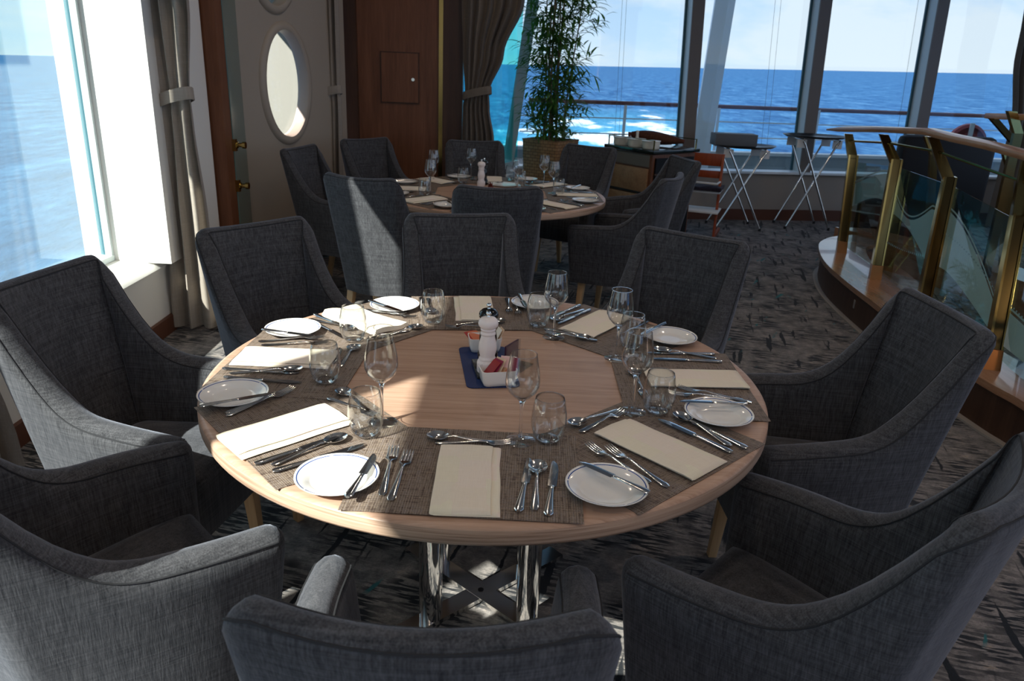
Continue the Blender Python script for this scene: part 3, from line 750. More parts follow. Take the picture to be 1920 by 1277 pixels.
def knife(mb, L=.21):
    hh = handle(-L/2, L*-.02, .020, .0095, z0=.0038); hh = [(y, w, max(h, .0055), z) for y, w, h, z in hh]
    hh += [(L*.0, .010, .006, .0042), (L*.01, .0125, .0032, .0042)]
    mb.loft([ring(0, y, z, w, h) for y, w, h, z in hh])
    bl = []
    for u in [i/10 for i in range(11)]:
        y = L*.01+L*.49*u; w = .018 if u < .6 else .018*math.sqrt(max(0, 1-((u-.6)/.42)**2)); x0 = (.018-w)*-.35
        bl.append([(x0-w/2, y, .0042), (x0, y, .0052), (x0+w/2, y, .0042), (x0, y, .0034)])
    mb.loft(bl)
P_FORK = cutlery('fork', 'fork', fork); P_SPOON = cutlery('soup_spoon', 'spoon', spoon); P_KNIFE = cutlery('table_knife', 'knife', knife)
P_BKN = cutlery('butter_knife', 'knife', lambda m_: knife(m_, .172)); P_DSP = cutlery('dessert_spoon', 'spoon', lambda m_: spoon(m_, .17)); P_DFK = cutlery('dessert_fork', 'fork', lambda m_: fork(m_, .17))
P_MAT = mk_mat()
def mk_plate():
    r_ = .0845
    prof = [(.001, .0015), (.03, .0018), (.052, .0025), (.056, .0045), (.062, .0095), (.074, .0135), (.0815, .0158), (r_, .0172), (r_+.0004, .0162), (.081, .0135), (.062, .006), (.054, .0008), (.048, 0.0), (.044, .0012), (.001, .0008)]
    o = MB().lathe(prof, 64).build('bread_plate', M_PLATE, smooth=True, angle=60); o['category'] = 'plate'; return o
P_PLATE = mk_plate()
def mk_napkin(name='napkin', seed=0):
    # folded linen: an extruded fold profile across the width, lower leaf showing beside the upper one
    rnd = random.Random(seed); L = .272
    c = [(.066, .0015), (-.055, .0012), (-.0645, .0035), (-.0655, .0065), (-.060, .0088), (.0, .0092), (.044, .0088), (.050, .0076), (.050, .0062), (.044, .0052), (-.045, .0048), (.055, .0046), (.063, .0042), (.068, .0032), (.0685, .002)]
    rg = []
    for i in range(15):
        v = i/14; y = -L/2+L*v
        wob = .0012*sin(v*5+seed)+.0008*sin(v*13+seed*2)
        sag = .0012*sin(v*7+seed)
        e = 1. if 0 < i < 14 else .72
        rg.append([(x+wob*(1 if x > 0 else .4), y+ (.002*sin(x*60+seed) if i in (0, 14) else 0), z*e+max(0, sag)*(z > .004)) for x, z in c])
    o = MB().loft(rg).build(name, M_NAP, smooth=True, angle=75); o['category'] = 'napkin'; return o
P_NAP = mk_napkin(seed=1)
def mk_rumpled():
    mb = MB(); NX, NY = 14, 20; rg = []
    for j in range(NY+1):
        v = j/NY; y = (v-.5)*.27; ring_ = []
        w = .062+.012*sin(v*3.1)+.01*cos(v*6)
        xs = [(i/NX*2-1) for i in range(NX+1)]
        tz = [.007+.006*abs(sin(u*2.2+v*4))+.004*sin(v*9+u*3)+.010*max(0, v-.75)*max(0, u)*4 for u in xs]
        ring_ = [(u*w+.01*sin(v*5), y+.006*sin(u*4+v*3), .0012 if (abs(u) > .96) else tz[i]+.003) for i, u in enumerate(xs)]
        ring_ += [(u*w*.98+.01*sin(v*5), y+.006*sin(u*4+v*3), .0006) for u in reversed(xs)]
        rg.append(ring_)
    o = mb.loft(rg).build('napkin', M_NAP, smooth=True, angle=75); o['category'] = 'napkin'; return o
P_NAPR = mk_rumpled()
def mk_tumbler():
    root = thing('tumbler', '', 'glass')
    out = [(.020, .001), (.026, .003), (.0345, .016), (.0395, .034), (.041, .052), (.0395, .074), (.0358, .095), (.0325, .108)]
    MB().lathe(out+[(.0312, .108), (.0345, .094), (.0382, .074), (.0397, .052), (.0383, .034), (.033, .018), (.024, .0085)], 40).build('glass_wall', M_BOWL, root, True, angle=80)
    MB().lathe([(.0005, .0015), (.0195, .0012), (.0245, .0034), (.0262, .0062), (.0225, .0082), (.0005, .0074)], 32).build('glass_base', M_GSOL, root, True, angle=80)
    MB().lathe([(.0312, .1075), (.0325, .1075), (.0325, .1087), (.0312, .1087), (.0312, .1075)], 40).build('rim', M_GSOL, root, True)
    return root
def mk_wine():
    root = thing('wine_glass', '', 'glass')
    MB().lathe([(.0005, .0010), (.034, .0008), (.0353, .0018), (.034, .0026), (.018, .0045), (.008, .0078), (.0045, .012)], 36).build('foot', M_BOWL, root, True, angle=70)
    MB().lathe([(.0044, .0115), (.0036, .02), (.0034, .07), (.0040, .09), (.0062, .099), (.011, .1055)], 20, cap=True).build('stem', M_GSOL, root, True, angle=80)
    out = [(.010, .1045), (.020, .112), (.0325, .126), (.0383, .140), (.0390, .150), (.0372, .170), (.0330, .194), (.0298, .213)]
    MB().lathe(out+[(.0288, .213), (.0320, .194), (.0362, .170), (.0380, .150), (.0373, .140), (.0315, .127), (.019, .1135), (.0005, .108)], 40).build('bowl', M_BOWL, root, True, angle=80)
    MB().lathe([(.0287, .2125), (.0299, .2125), (.0299, .2137), (.0287, .2137), (.0287, .2125)], 40).build('rim', M_GSOL, root, True)
    return root
P_TUM = mk_tumbler(); P_WINE = mk_wine()

TZ = .7502
def put(proto, a_, b_, label, grp, z=.7532, jit=0.):
    A3, B3 = at(*a_, z+.003), at(*b_, z+.003); m_ = (A3+B3)/2; d_ = B3-A3
    return place(proto, (m_.x, m_.y, z), math.atan2(d_.y, d_.x)-PI/2, label, grp)
def putnap(proto, cs, label, grp):
    # corners near-left, near-right, far-right, far-left of the folded strip
    p_ = [at(*c, .758) for c in cs]; m_ = sum(p_, Vector())/4
    d_ = (p_[2]+p_[3])/2-(p_[0]+p_[1])/2
    return place(proto, (m_.x, m_.y, .7530), math.atan2(d_.y, d_.x)-PI/2, label, grp)
SEATS = {
 'front centre': dict(th=-91.5, hi=1, plate=(632, 889), bk=((654, 928), (702, 856)), f1=((714, 935), (740.5, 835)), f2=((729.5, 943), (768.7, 844)),
    nap=((802, 962), (935, 966), (938, 838), (826, 835)), kn=[((972, 957), (995, 862)), ((1028, 964), (1041, 868))], sp=((1001, 965), (1010, 859)),
    ds=((925, 829), (814, 819)), df=((826, 829), (947, 831)), wine=(975, 827), tum=(1027, 826)),
 'front right': dict(th=-46.5, hi=0, plate=(1138, 908), bk=((1214, 922), (1092, 868)), f1=((1225, 908), (1097, 831)), f2=((1262, 918), (1132, 834)),
    nap=((1293, 900), (1357, 860), (1178, 786), (1122, 812)), kn=[((1373, 848), (1237, 786)), ((1395, 837), (1275, 780))], sp=((1381, 841), (1257, 771)),
    ds=((1151, 771), (1079, 795)), df=((1087, 809), (1169, 771)), wine=(1185, 772), tum=(1232, 773)),
 'right': dict(th=-.5, hi=1, plate=(1348, 772), bk=((1401, 758), (1273, 752)), f1=((1409, 754), (1271, 727)), f2=((1390, 748), (1256, 738)),
    nap=((1397, 729), (1371, 693), (1212, 690), (1230, 724)), kn=[((1343, 664), (1209, 661)), ((1353, 678), (1221, 672))], sp=((1343, 671), (1224, 655)),
    ds=((1205, 735), (1189, 697)), df=((1190, 702), (1208, 742)), wine=(1155, 673), tum=(1183, 652)),
 'back right': dict(th=47, hi=0, plate=(1257, 629), bk=((1245, 606), (1204, 627)), f1=((1214, 601), (1172, 628)), f2=None,
    nap=((1189, 594), (1121, 582), (1050, 617), (1111, 631)), kn=[((1080, 575), (1034, 594)), ((1105, 581), (1046, 606))], sp=((1093, 580), (1037, 602)),
    ds=((1027, 617), (1099, 635)), df=((1112, 637), (1030, 625)), wine=(1038, 633), tum=(1009, 611)),
 'back centre': dict(th=96, hi=1, plate=(1003, 566), bk=((973, 553), (986, 576)), f1=((951, 561), (955, 585)), f2=((965, 564), (972, 589)),
    nap=((921, 557), (852, 558), (858, 600), (927, 598)), kn=[((790, 560), (794, 590))], sp=((803, 560), (808, 588)),
    ds=((860, 607), (942, 603)), df=((912, 611), (855, 613)), wine=None, tum=(812, 605)),
 'back left': dict(th=142, hi=0, plate=(740, 570), bk=((693, 563), (752, 584)), f1=((682, 580), (740, 588)), f2=((697, 583), (768, 594)),
    nap=((675, 577), (612, 588), (697, 627), (753, 607)), kn=[((604, 595), (645, 612)), ((596, 607), (643, 632))], sp=((590, 600), (652, 616)),
    ds=((715, 631), (786, 613)), df=((752, 622), (692, 635)), wine=None, tum=(663, 638)),
 'left': dict(th=178, hi=1, plate=(549, 614), bk=((494, 618), (585, 630)), f1=((495, 639), (600, 633)), f2=((502, 646), (606, 643)),
    nap=((470, 652), (439, 680), (612, 690), (628, 657)), kn=[((437, 692), (540, 699)), ((423, 707), (562, 718))], sp=((436, 699), (562, 693)),
    ds=((641, 681), (663, 654)), df=((636, 655), (630, 690)), wine=None, tum=(611, 716)),
 'front left': dict(th=-139, hi=0, plate=(437, 736), bk=((381, 760), (508, 739)), f1=((409, 785), (560, 726)), f2=((428, 772), (545, 730)),
    nap=((415, 810), (468, 857), (653, 797), (598, 757)), kn=[((491, 865), (630, 820)), ((513, 883), (682, 835))], sp=((502, 874), (655, 815)),
    ds=((696, 774), (637, 732)), df=((622, 748), (700, 778)), wine=(717, 792), tum=(687, 815)),
}
NS = 'near table %s setting'
def lab(k, s, **kw): return s % ('the %s place of the near table' % k)
for k, s in SEATS.items():
    th = R(s['th']); rad = .538 if s['hi'] else .54
    loc = (NC.x+rad*cos(th), NC.y+rad*sin(th), TZ+(.0014 if s['hi'] else 0.0))
    place(P_MAT, loc, th+PI/2, lab(k, 'brown woven placemat at %s'), 'placemats on the near table')
    pl = at(*s['plate'], .768); place(P_PLATE, (pl.x, pl.y, .7532), random.uniform(0, 6), lab(k, 'blue-rimmed white bread plate at %s'), 'bread plates on the near table')
    put(P_BKN, *s['bk'], lab(k, 'butter knife resting across the bread plate at %s'), 'butter knives on the near table', z=.7708)
    put(P_FORK, *s['f1'], lab(k, 'table fork beside the bread plate at %s'), 'table forks on the near table')
    if s['f2']: put(P_FORK, *s['f2'], lab(k, 'table fork next to the napkin at %s'), 'table forks on the near table')
    if k == 'back left': putnap(P_NAPR, s['nap'], lab(k, 'crumpled sunlit cream napkin at %s'), 'cream napkins on the near table')
    else: putnap(P_NAP, s['nap'], lab(k, 'folded cream linen napkin at %s'), 'cream napkins on the near table')
    for i, q in enumerate(s['kn']): put(P_KNIFE, *q, lab(k, ('steel table knife next to the napkin at %s', 'outer steel table knife at %s')[i]), 'table knives on the near table')
    put(P_SPOON, *s['sp'], lab(k, 'steel soup spoon among the knives at %s'), 'soup spoons on the near table', z=.7534)
    put(P_DSP, *s['ds'], lab(k, 'dessert spoon laid crosswise at %s'), 'dessert spoons on the near table')
    put(P_DFK, *s['df'], lab(k, 'dessert fork laid crosswise at %s'), 'dessert forks on the near table')
    if s['wine']: p = at(*s['wine'], .753); place(P_WINE, (p.x, p.y, .7530), 0, lab(k, 'empty stemmed wine glass at %s'), 'wine glasses on the near table')
    p = at(*s['tum'], .753); place(P_TUM, (p.x, p.y, .7530), 0, lab(k, 'empty stemless water glass at %s'), 'water glasses on the near table')
# fourth stemmed glass on the photo's right stands at the right seat; settle the far table now
p = None
FS = ['front', 'front right', 'right', 'back right', 'back', 'back left', 'left', 'front left']
for i in range(8):
    th = R(-88+45*i); k = FS[i]
    def loc(r_, t_, z): # r_: toward centre distance; t_: to the diner's right
        rx, ry = cos(th), sin(th); tx, ty = -ry, rx      # diner faces the centre; diner's right = +tangent
        return (FC.x+rx*r_+tx*t_, FC.y+ry*r_+ty*t_, z)
    L = lambda s: s + ' at the far table\'s %s place' % k
    f = th+PI/2
    place(P_MAT, loc(.545, 0, TZ+(.0014 if i % 2 == 0 else 0)), f, L('brown woven placemat'), 'placemats on the far table')
    place(P_NAP, loc(.57, -.01, .753), f, L('folded cream linen napkin'), 'cream napkins on the far table')
    place(P_PLATE, loc(.60, -.255, .7532), i, L('white bread plate'), 'bread plates on the far table')
    place(P_BKN, loc(.60, -.235, .7708), f+.3, L('butter knife across the bread plate'), 'butter knives on the far table')
    place(P_FORK, loc(.59, -.13, .7532), f, L('table fork'), 'table forks on the far table')
    place(P_KNIFE, loc(.59, .10, .7532), f, L('table knife'), 'table knives on the far table')
    place(P_SPOON, loc(.59, .135, .7532), f, L('soup spoon'), 'soup spoons on the far table')
    place(P_DSP, loc(.42, .0, .7532), f+PI/2, L('dessert spoon laid crosswise'), 'dessert spoons on the far table')
for i, (px, py, lb) in enumerate(((807, 349, 'tallest stem at the left edge'), (813, 325, 'behind the left pair of tumblers'), (883, 320, 'behind the pepper mill'), (970, 343, 'in front of the white window frame'), (1019, 335, 'before the wicker planter'), (1037, 350, 'rightmost of the stemmed glasses'))):
    hh = .113 if False else .753
    p = at(px, py+13, .753); place(P_WINE, (p.x, p.y, .753), 0, 'wine glass on the far table, ' + lb, 'wine glasses on the far table')
for px, py, lb in ((796, 366, 'at the left edge'), (868, 343, 'left of the pepper mill'), (957, 338, 'left of the middle wine glass'), (975, 350, 'in front of the middle wine glass'), (1047, 366, 'at the right beside the rightmost stemmed glass')):
    p = at(px, py, .753); place(P_TUM, (p.x, p.y, .753), 0, 'stemless water glass on the far table, ' + lb, 'water glasses on the far table')

# ------------------------------------------------------------ centre of the near table
cs = [at(*q, .752) for q in ((876, 731.5), (975.5, 721), (948, 650), (860, 650))]
cm = sum(cs, Vector())/4; dx = (cs[1]+cs[2])/2-(cs[0]+cs[3])/2; dy = (cs[2]+cs[3])/2-(cs[0]+cs[1])/2
ba = math.atan2(dy.y, dy.x)-PI/2
o = MB().prism(rrect(dx.length, dy.length, .02), 0, .002).build('blue_mat', M_BLUE, loc=(cm.x, cm.y, .7500), rz=ba)
tag(o, 'navy blue textured rounded mat at the table centre', 'mat')
def dish(name, w, d, h):
    o = MB(); rg = []
    for sc_, z in ((.80, 0), (.86, .001), (.93, .012), (1., h-.002), (1., h), (.955, h), (.945, h-.003), (.87, .012), (.8, .005)):
        rg.append([(x*sc_, y*sc_, z) for x, y in rrect(w, d, .013, 6)])
    o.loft(rg); return o.build(name, M_PORC, smooth=True, angle=55)
b1_ = at(933, 716, .754); d1_ = dish('sugar_dish', .098, .064, .043); d1_.location = (b1_.x, b1_.y, .7522); d1_.rotation_euler[2] = ba+R(6)
tag(d1_, 'white rectangular dish of sugar sachets in front of the white mill', 'dish')
b2_ = at(908, 655, .754); d2_ = dup(d1_); d2_.location = (b2_.x, b2_.y+.005, .7522); d2_.rotation_euler[2] = ba+R(2)
tag(d2_, 'white rectangular dish behind the two mills', 'dish')
SC = [((.55, .16, .08), 'orange-brown'), ((.75, .55, .38), 'beige'), ((.35, .03, .03), 'dark red'), ((.8, .5, .45), 'pink'), ((.78, .72, .62), 'white'), ((.6, .35, .2), 'tan'), ((.3, .02, .06), 'crimson')]
SM = [mat('sachet_paper_%s' % n_.replace('-', '_'), c_, .6) for c_, n_ in SC]
def sachet(base, off, tilt, yaw, mi, lb, z=.776):
    mb = MB()
    ring_ = []
    for v in (0, .04, .5, .96, 1):
        h_ = .0004 if v in (0, 1) else (.0011 if v in (.04, .96) else .0022)
        ring_.append([(-.017, (v-.0)*.05, -h_*.3), (0, v*.05, -h_), (.017, v*.05, -h_*.3), (.017, v*.05, h_*.3), (0, v*.05, h_), (-.017, v*.05, h_*.3)])
    mb.loft(ring_); o = mb.build('sugar_sachet', SM[mi], smooth=True, angle=60)
    o.location = (base.x+off[0], base.y+off[1], z); o.rotation_euler = (tilt, 0, yaw)
    tag(o, lb, 'sachet', 'sugar sachets in the dishes')
for i, (ox_, oy_, mi) in enumerate(((-.032, -.006, 2), (-.021, -.004, 6), (-.010, .0, 1), (-.001, .002, 5), (.009, .0, 0), (.018, .004, 3), (.030, .006, 4), (.036, .0, 6))):
    sachet(b1_, (ox_, oy_-.005), R(46+5*(i % 3)+(14 if i > 4 else 0)), R(-58+8*i), mi, '%s paper sachet in the front dish, %s from the left' % (SC[mi][1], ('first', 'second', 'third', 'fourth', 'fifth', 'sixth', 'seventh', 'eighth')[i]))
for i, (ox_, oy_, mi) in enumerate(((-.022, 0, 2), (-.012, .003, 0), (.024, .0, 4), (.031, .002, 1))):
    sachet(b2_, (ox_, oy_), R(25 if i < 2 else 62), R(-70 if i > 1 else 40), mi, '%s paper sachet in the back dish, %s' % (SC[mi][1], ('far left', 'second from left', 'standing up at the right', 'rightmost, leaning')[i]), .776)
def mill(name, m_, loc, label, cap=M_BRASS):
    t = thing(name, label, 'pepper mill', loc)
    MB().lathe([(.0005, 0), (.027, 0), (.0285, .003), (.0285, .028), (.0265, .034), (.023, .037), (.0235, .042), (.0215, .045), (.0205, .050), (.024, .064), (.0252, .076), (.0235, .090), (.0195, .105), (.0188, .113), (.021, .116), (.0212, .120), (.0188, .124), (.0195, .127), (.0005, .127)], 40).build('body', m_, t, True, angle=40)
    MB().lathe([(.0005, .127), (.0195, .127), (.021, .1305), (.0195, .134), (.0265, .142), (.0275, .150), (.0255, .158), (.019, .165), (.010, .1685), (.0005, .169)], 40).build('head', m_, t, True, angle=40)
    MB().lathe([(.0005, .168), (.005, .168), (.0035, .171), (.0035, .173), (.0065, .176), (.0072, .180), (.005, .184), (.0005, .1855)], 20).build('knob', M_CHROME, t, True)
    return t
pm = at(913, 694, .768)
o = MB().box((0, 0, .0075), (.083, .115, .013)).build('granite_slab', M_GRAN, loc=(pm.x+.004, pm.y+.035, .7522), rz=ba+.05, bev=.001); tag(o, 'small speckled granite slab under the two mills', 'coaster')
mill('white_mill', M_MILLW, (pm.x, pm.y, .7662), 'glossy white turned pepper mill at the table centre').scale = (1, 1, .93)
mill('black_mill', M_MILLB, (pm.x-.002, pm.y+.072, .7662), 'glossy black turned pepper mill behind the white one').scale = (1, 1, .93)
pc = at(958, 688, .753)
t = thing('card_holder', 'small clear acrylic stand holding a plum card beside the mills', 'card holder', (pc.x, pc.y+.02, .7522), R(-28))
A_ = Matrix.Rotation(R(-14), 3, 'X')
mb = MB().box((0, 0, .0335), (.004, .075, .066)); 
mb.build('card', M_PURP, t)
MB().box((.006, 0, .034), (.002, .08, .068)).build('acrylic_face', M_ACRY, t)
MB().box((.028, 0, .001), (.05, .08, .002)).build('acrylic_foot', M_ACRY, t)
pm2 = at(902, 345, .765)
mill('white_mill', M_MILLW, (pm2.x, pm2.y, .7502), 'white pepper mill on the far table')
mill('black_mill', M_MILLB, (pm2.x+.015, pm2.y+.08, .7502), 'black pepper mill hidden behind the white mill on the far table')
M_FLOW = mat('dark_red_petals', (.16, .03, .02), .6)
pf = at(920, 347, .77); mb = MB(); rf = random.Random(3)
for k in range(26):
    a_ = rf.uniform(0, 2*PI); e_ = rf.uniform(.1, 1.3); q = Vector((cos(a_)*cos(e_), sin(a_)*cos(e_), sin(e_)))*rf.uniform(.02, .035)+Vector((0, 0, .012))
    n_ = Vector((-q.y, q.x, 0)).normalized()*.006
    mb.add([(0, 0, .01), q*.6+n_, q, q*.6-n_], [(0, 1, 2, 3)])
    mb.add([(0, 0, .0075), q*.6+n_-Vector((0, 0, .001)), q-Vector((0, 0, .001)), q*.6-n_-Vector((0, 0, .001))], [(3, 2, 1, 0)])
mb.lathe([(.001, 0), (.02, 0), (.018, .012), (.001, .014)], 12)
tag(mb.build('posy', M_FLOW, loc=(pf.x, pf.y, .7502)), 'small dark red posy beside the white mill on the far table', 'flowers')
pf = at(945, 349, .752)
tag(MB().lathe([(.001, 0), (.06, 0), (.105, .004), (.11, .008), (.105, .006), (.001, .004)], 48).build('serving_plate', M_PORC, smooth=True, loc=(pf.x, pf.y+.06, .7502)), 'large pale plate at the middle of the far table', 'plate')

# ------------------------------------------------------------ planter and bamboo
pb = aty(1022, 300, 7.35)
ph_, pw_ = .90, .42
t = thing('wicker_planter', 'tall square woven wicker planter holding the bamboo', 'planter', (pb.x+.05, 7.5, 0), R(-34))
mb = MB(); rg = []
for w_2, z in ((.34, 0), (.40, ph_-.02), (.41, ph_), (.36, ph_), (.34, ph_-.1)):
    rg.append([(x, y, z) for x, y in rrect(w_2, w_2, .02, 3)])
mb.loft(rg).build('basket', M_BASK, t, True, angle=40)
MB().box((0, 0, ph_-.08), (.33, .33, .03)).build('soil', M_BLACK, t)
PX, PY = pb.x+.05, 7.5
bt = thing('bamboo_plant', 'tall leafy green bamboo standing in the wicker planter', 'plant', (PX, PY, ph_-.07))
rnd = random.Random(11)
fol = MB()
def leaf(o_, d_, L, w, droop):
    side = d_.cross(Vector((0, 0, 1)))
    if side.length < .05: side = Vector((1, 0, 0))
    side.normalize(); P = [o_.copy()]; cur = o_.copy(); dd_ = d_.copy(); steps = 3
    for i in range(steps):
        cur = cur+dd_*(L/steps); dd_ = (dd_+Vector((0, 0, -droop))).normalized(); P.append(cur.copy())
    nz = side.cross(dd_).normalized()*.0018
    ws = [.15, 1., .75, 0.]
    vs = []
    for i, q in enumerate(P[:-1]): vs += [q-side*w*ws[i], q+nz*2, q+side*w*ws[i]]
    vs.append(P[-1]); n_ = len(vs)-1
    fol.add(vs, [(0, 1, 4, 3), (1, 2, 5, 4), (3, 4, 7, 6), (4, 5, 8, 7), (6, 7, n_), (7, 8, n_)])
canes = []
for i in range(9):
    a_ = rnd.uniform(0, 2*PI); r_ = rnd.uniform(.02, .11)
    b_ = Vector((cos(a_)*r_, sin(a_)*r_*.8, 0)); top_ = Vector((b_.x*1.9+rnd.uniform(-.05, .07)+.03, b_.y*1.8+rnd.uniform(-.05, .05), rnd.uniform(2.0, 2.35)))
    pts = [b_.lerp(top_, k/6)+Vector((.012*sin(k*1.3+i), .01*cos(k+i), 0)) for k in range(7)]
    MB().tube(pts, .013 if i < 3 else .008, 8, r2=.004).build('cane', M_CANE, bt, True); canes.append(pts)
for ci, pts in enumerate(canes):
    nb = 58
    for j in range(nb):
        u = .03+.95*j/nb; k = min(5, int(u*6)); q = pts[k].lerp(pts[k+1], u*6-k)
        a_ = rnd.uniform(0, 2*PI); out = Vector((cos(a_), sin(a_)*.8, rnd.uniform(.0, .7))).normalized()
        zz = q.z; spread = .30 if zz > .5 else .24
        BL = rnd.uniform(.08, spread+.06)
        tip = q+out*BL+Vector((0, 0, -.05*BL))
        fol.tube([q, tip], .0015, 3)
        for m_i in range(6):
            o_ = q.lerp(tip, .35+.65*m_i/5)
            dd_ = (out*.7+Vector((rnd.uniform(-.8, .8), rnd.uniform(-.8, .8), rnd.uniform(-.45, .35)))).normalized()
            leaf(o_, dd_, rnd.uniform(.11, .185), rnd.uniform(.009, .0145), rnd.uniform(.2, .5))
fol.build('foliage', M_LEAF, bt)
# cloth lying beside the planter on the low sill
ps = aty(1085, 270, 7.9)

# ------------------------------------------------------------ service cabinet
cy0 = 7.15
fl = at(1226, 283, .9)            # near top corner
aL = at(1138, 262, .9); aR = at(1306, 270, .9)
ca = math.atan2(aL.y-fl.y, aL.x-fl.x)
e1 = Vector((aL.x-fl.x, aL.y-fl.y)); e2 = Vector((aR.x-fl.x, aR.y-fl.y))
# two faces meet at the near corner; force a right angle about the mean direction
ang1 = math.atan2(e1.y, e1.x); ang2 = math.atan2(e2.y, e2.x); mid = (ang1+ang2)/2
u1 = Vector((cos(mid+PI/4), sin(mid+PI/4))); u2 = Vector((cos(mid-PI/4), sin(mid-PI/4)))
l1_, l2_ = .62, .62
cc = Vector((fl.x, fl.y))+u1*l1_/2+u2*l2_/2
cab = thing('service_cabinet', 'wooden service cabinet with drawers and black granite top by the windows', 'cabinet', (cc.x, cc.y, 0), math.atan2(u2.y, u2.x))
# local x = u2 direction, local y = u1 direction ; drawers on the x=-l2/2 face
MB().box((0, 0, .44), (l2_-.06, l1_-.06, .84)).build('carcass', M_WALN, cab)
MB().box((0, 0, .885), (l2_, l1_, .03)).build('granite_top', M_GRANB, cab, bev=.004)
MB().box((-l2_/2+.026, 0, .80), (.012, l1_-.12, .10)).build('fascia', M_FRAMEB, cab)
for z in (.63, .40, .17):
    d_ = MB().box((-l2_/2+.022, .0, z), (.02, l1_-.13, .205)).build('drawer', M_CAB, cab, bev=.003)
    MB().box((-l2_/2+.014, 0, z-.108), (.022, l1_-.13, .012)).build('finger_groove', M_BLACK, d_)
MB().box((0, -l1_/2+.022, .45), (l2_-.12, .02, .76)).build('dark_bay_sheet', M_LEATH, cab)  # solid black sheet in place of the shade inside the open shelves
for k in range(3): MB().box((-.05+.0*k, -l1_/2+.012, .25+.22*k), (l2_-.2, .012, .012)).build('shelf_edge', M_WALN2, cab)
for sx_, sy_ in ((-1, -1), (-1, 1), (1, -1), (1, 1)):
    MB().tube([(sx_*(l2_/2-.03), sy_*(l1_/2-.03), .90), (sx_*(l2_/2-.03), sy_*(l1_/2-.03), .985)], .007, 8).build('gallery_post', M_BRASS, cab, True)
gp = [(-l2_/2+.03, -l1_/2+.03), (-l2_/2+.03, l1_/2-.03), (l2_/2-.03, l1_/2-.03), (l2_/2-.03, -l1_/2+.03)]
for i in range(3):
    MB().tube([(*gp[i], .98), (*gp[i+1], .98)], .004, 6).build('gallery_rail', M_BRASS, cab, True)
for k, (du, dv, lb) in enumerate(((-.19, .2, 'leftmost'), (-.19, .02, 'middle'), (-.19, -.16, 'rightmost'))):
    q = cc+u2*du+u1*dv
    o = MB().lathe([(.001, 0), (.07, 0), (.078, .01), (.08, .062), (.086, .066), (.086, .07), (.001, .075)], 24, sy=.85).build('lobed_dish', M_IVORY, smooth=True, angle=50, loc=(q.x, q.y, .90))
    tag(o, 'ivory lidded dish on the granite cabinet top, %s of three' % lb, 'dish', 'ivory dishes on the cabinet')
mb = MB(); rg = []
for i in range(13):
    v = i/12; w = .085*math.sin(PI*min(1, v*1.0+.08)*.92+.05)**.5 if v < 1 else .02; w = max(.03, w)
    rg.append([((v-.5)*.5, w*.75*cos(2*PI*k/12)+.01*sin(v*8), .07-.0*v+w*.62*sin(2*PI*k/12)*(1+.1*sin(k*2+v*5))-.03*v+.012) for k in range(12)])
mb.loft(rg)
for v in mb.v: v.z = max(v.z, .001)
q = cc+u2*.1+u1*.03
o = mb.build('brown_cloth', M_BROWNC, smooth=True, angle=80, loc=(q.x, q.y, .90), rz=R(-24)); tag(o, 'rolled brown cloth draped on the service cabinet top', 'cloth')
for k, (du, dv, hh_, lb, m_) in enumerate(((-.1, .2, .11, 'dark red', M_BROWNC), (-.08, .12, .13, 'cream', M_IVORY))):
    q = cc+u2*du+u1*dv
    o = MB().lathe([(.001, 0), (.02, 0), (.022, .02), (.012, hh_*.7), (.015, hh_), (.001, hh_)], 12).build('condiment_bottle', m_, smooth=True, loc=(q.x, q.y, .90)); tag(o, 'small %s bottle among the dishes on the cabinet' % lb, 'bottle')

# ------------------------------------------------------------ high chair
hq = at(1318, 425, 0.0); hx, hy = 1.86, 7.75
hc = thing('high_chair', 'red stained wooden child\'s high chair beside the service cabinet', 'high chair', (hx, hy, 0), R(-20))
for sx_ in (-1, 1):
    MB().loft([[(sx_*.19+x, -.22+y, 0) for x, y in ((-.012, -.03), (.012, -.03), (.012, .03), (-.012, .03))], [(sx_*.16+x, .05+y, .80) for x, y in ((-.012, -.025), (.012, -.025), (.012, .025), (-.012, .025))]]).build('side_rail', M_REDW, hc, bev=.002)
    MB().box((sx_*.19, .0, .02), (.024, .46, .035)).build('foot_rail', M_REDW, hc, bev=.002)
MB().box((0, .04, .74), (.31, .018, .12)).build('back_slat', M_REDW, hc, bev=.003); MB().box((0, .02, .60), (.31, .018, .07)).build('back_slat', M_REDW, hc, bev=.003)
MB().box((0, -.12, .46), (.40, .30, .018)).build('seat', M_LAB, hc, bev=.003); MB().box((0, -.17, .27), (.42, .30, .018)).build('footrest', M_LAB, hc, bev=.003)
MB().tube([(-.17, -.05, .54), (-.16, -.26, .545), (.16, -.26, .545), (.17, -.05, .54)], .010, 8).build('front_bar', M_LAB, hc, True)
mb = MB(); rg = []
for i in range(9):
    v = i/8*2-1
    rg.append([(v*.21, -.13+a_*.16+.01*sin(v*6+a_), .472+b_*(.03+.012*sin(v*5+a_*3)) - .0) for a_, b_ in ((-1.05, 0.1), (-1., .9), (-.4, 1.2), (.3, 1.), (.95, .8), (1., 0.1))])
o = mb.loft(rg).build('dark_towel', M_NAVYC, smooth=True, angle=80, loc=(hx, hy, 0), rz=R(-20)); tag(o, 'dark plum towel lying over the high chair seat', 'towel')

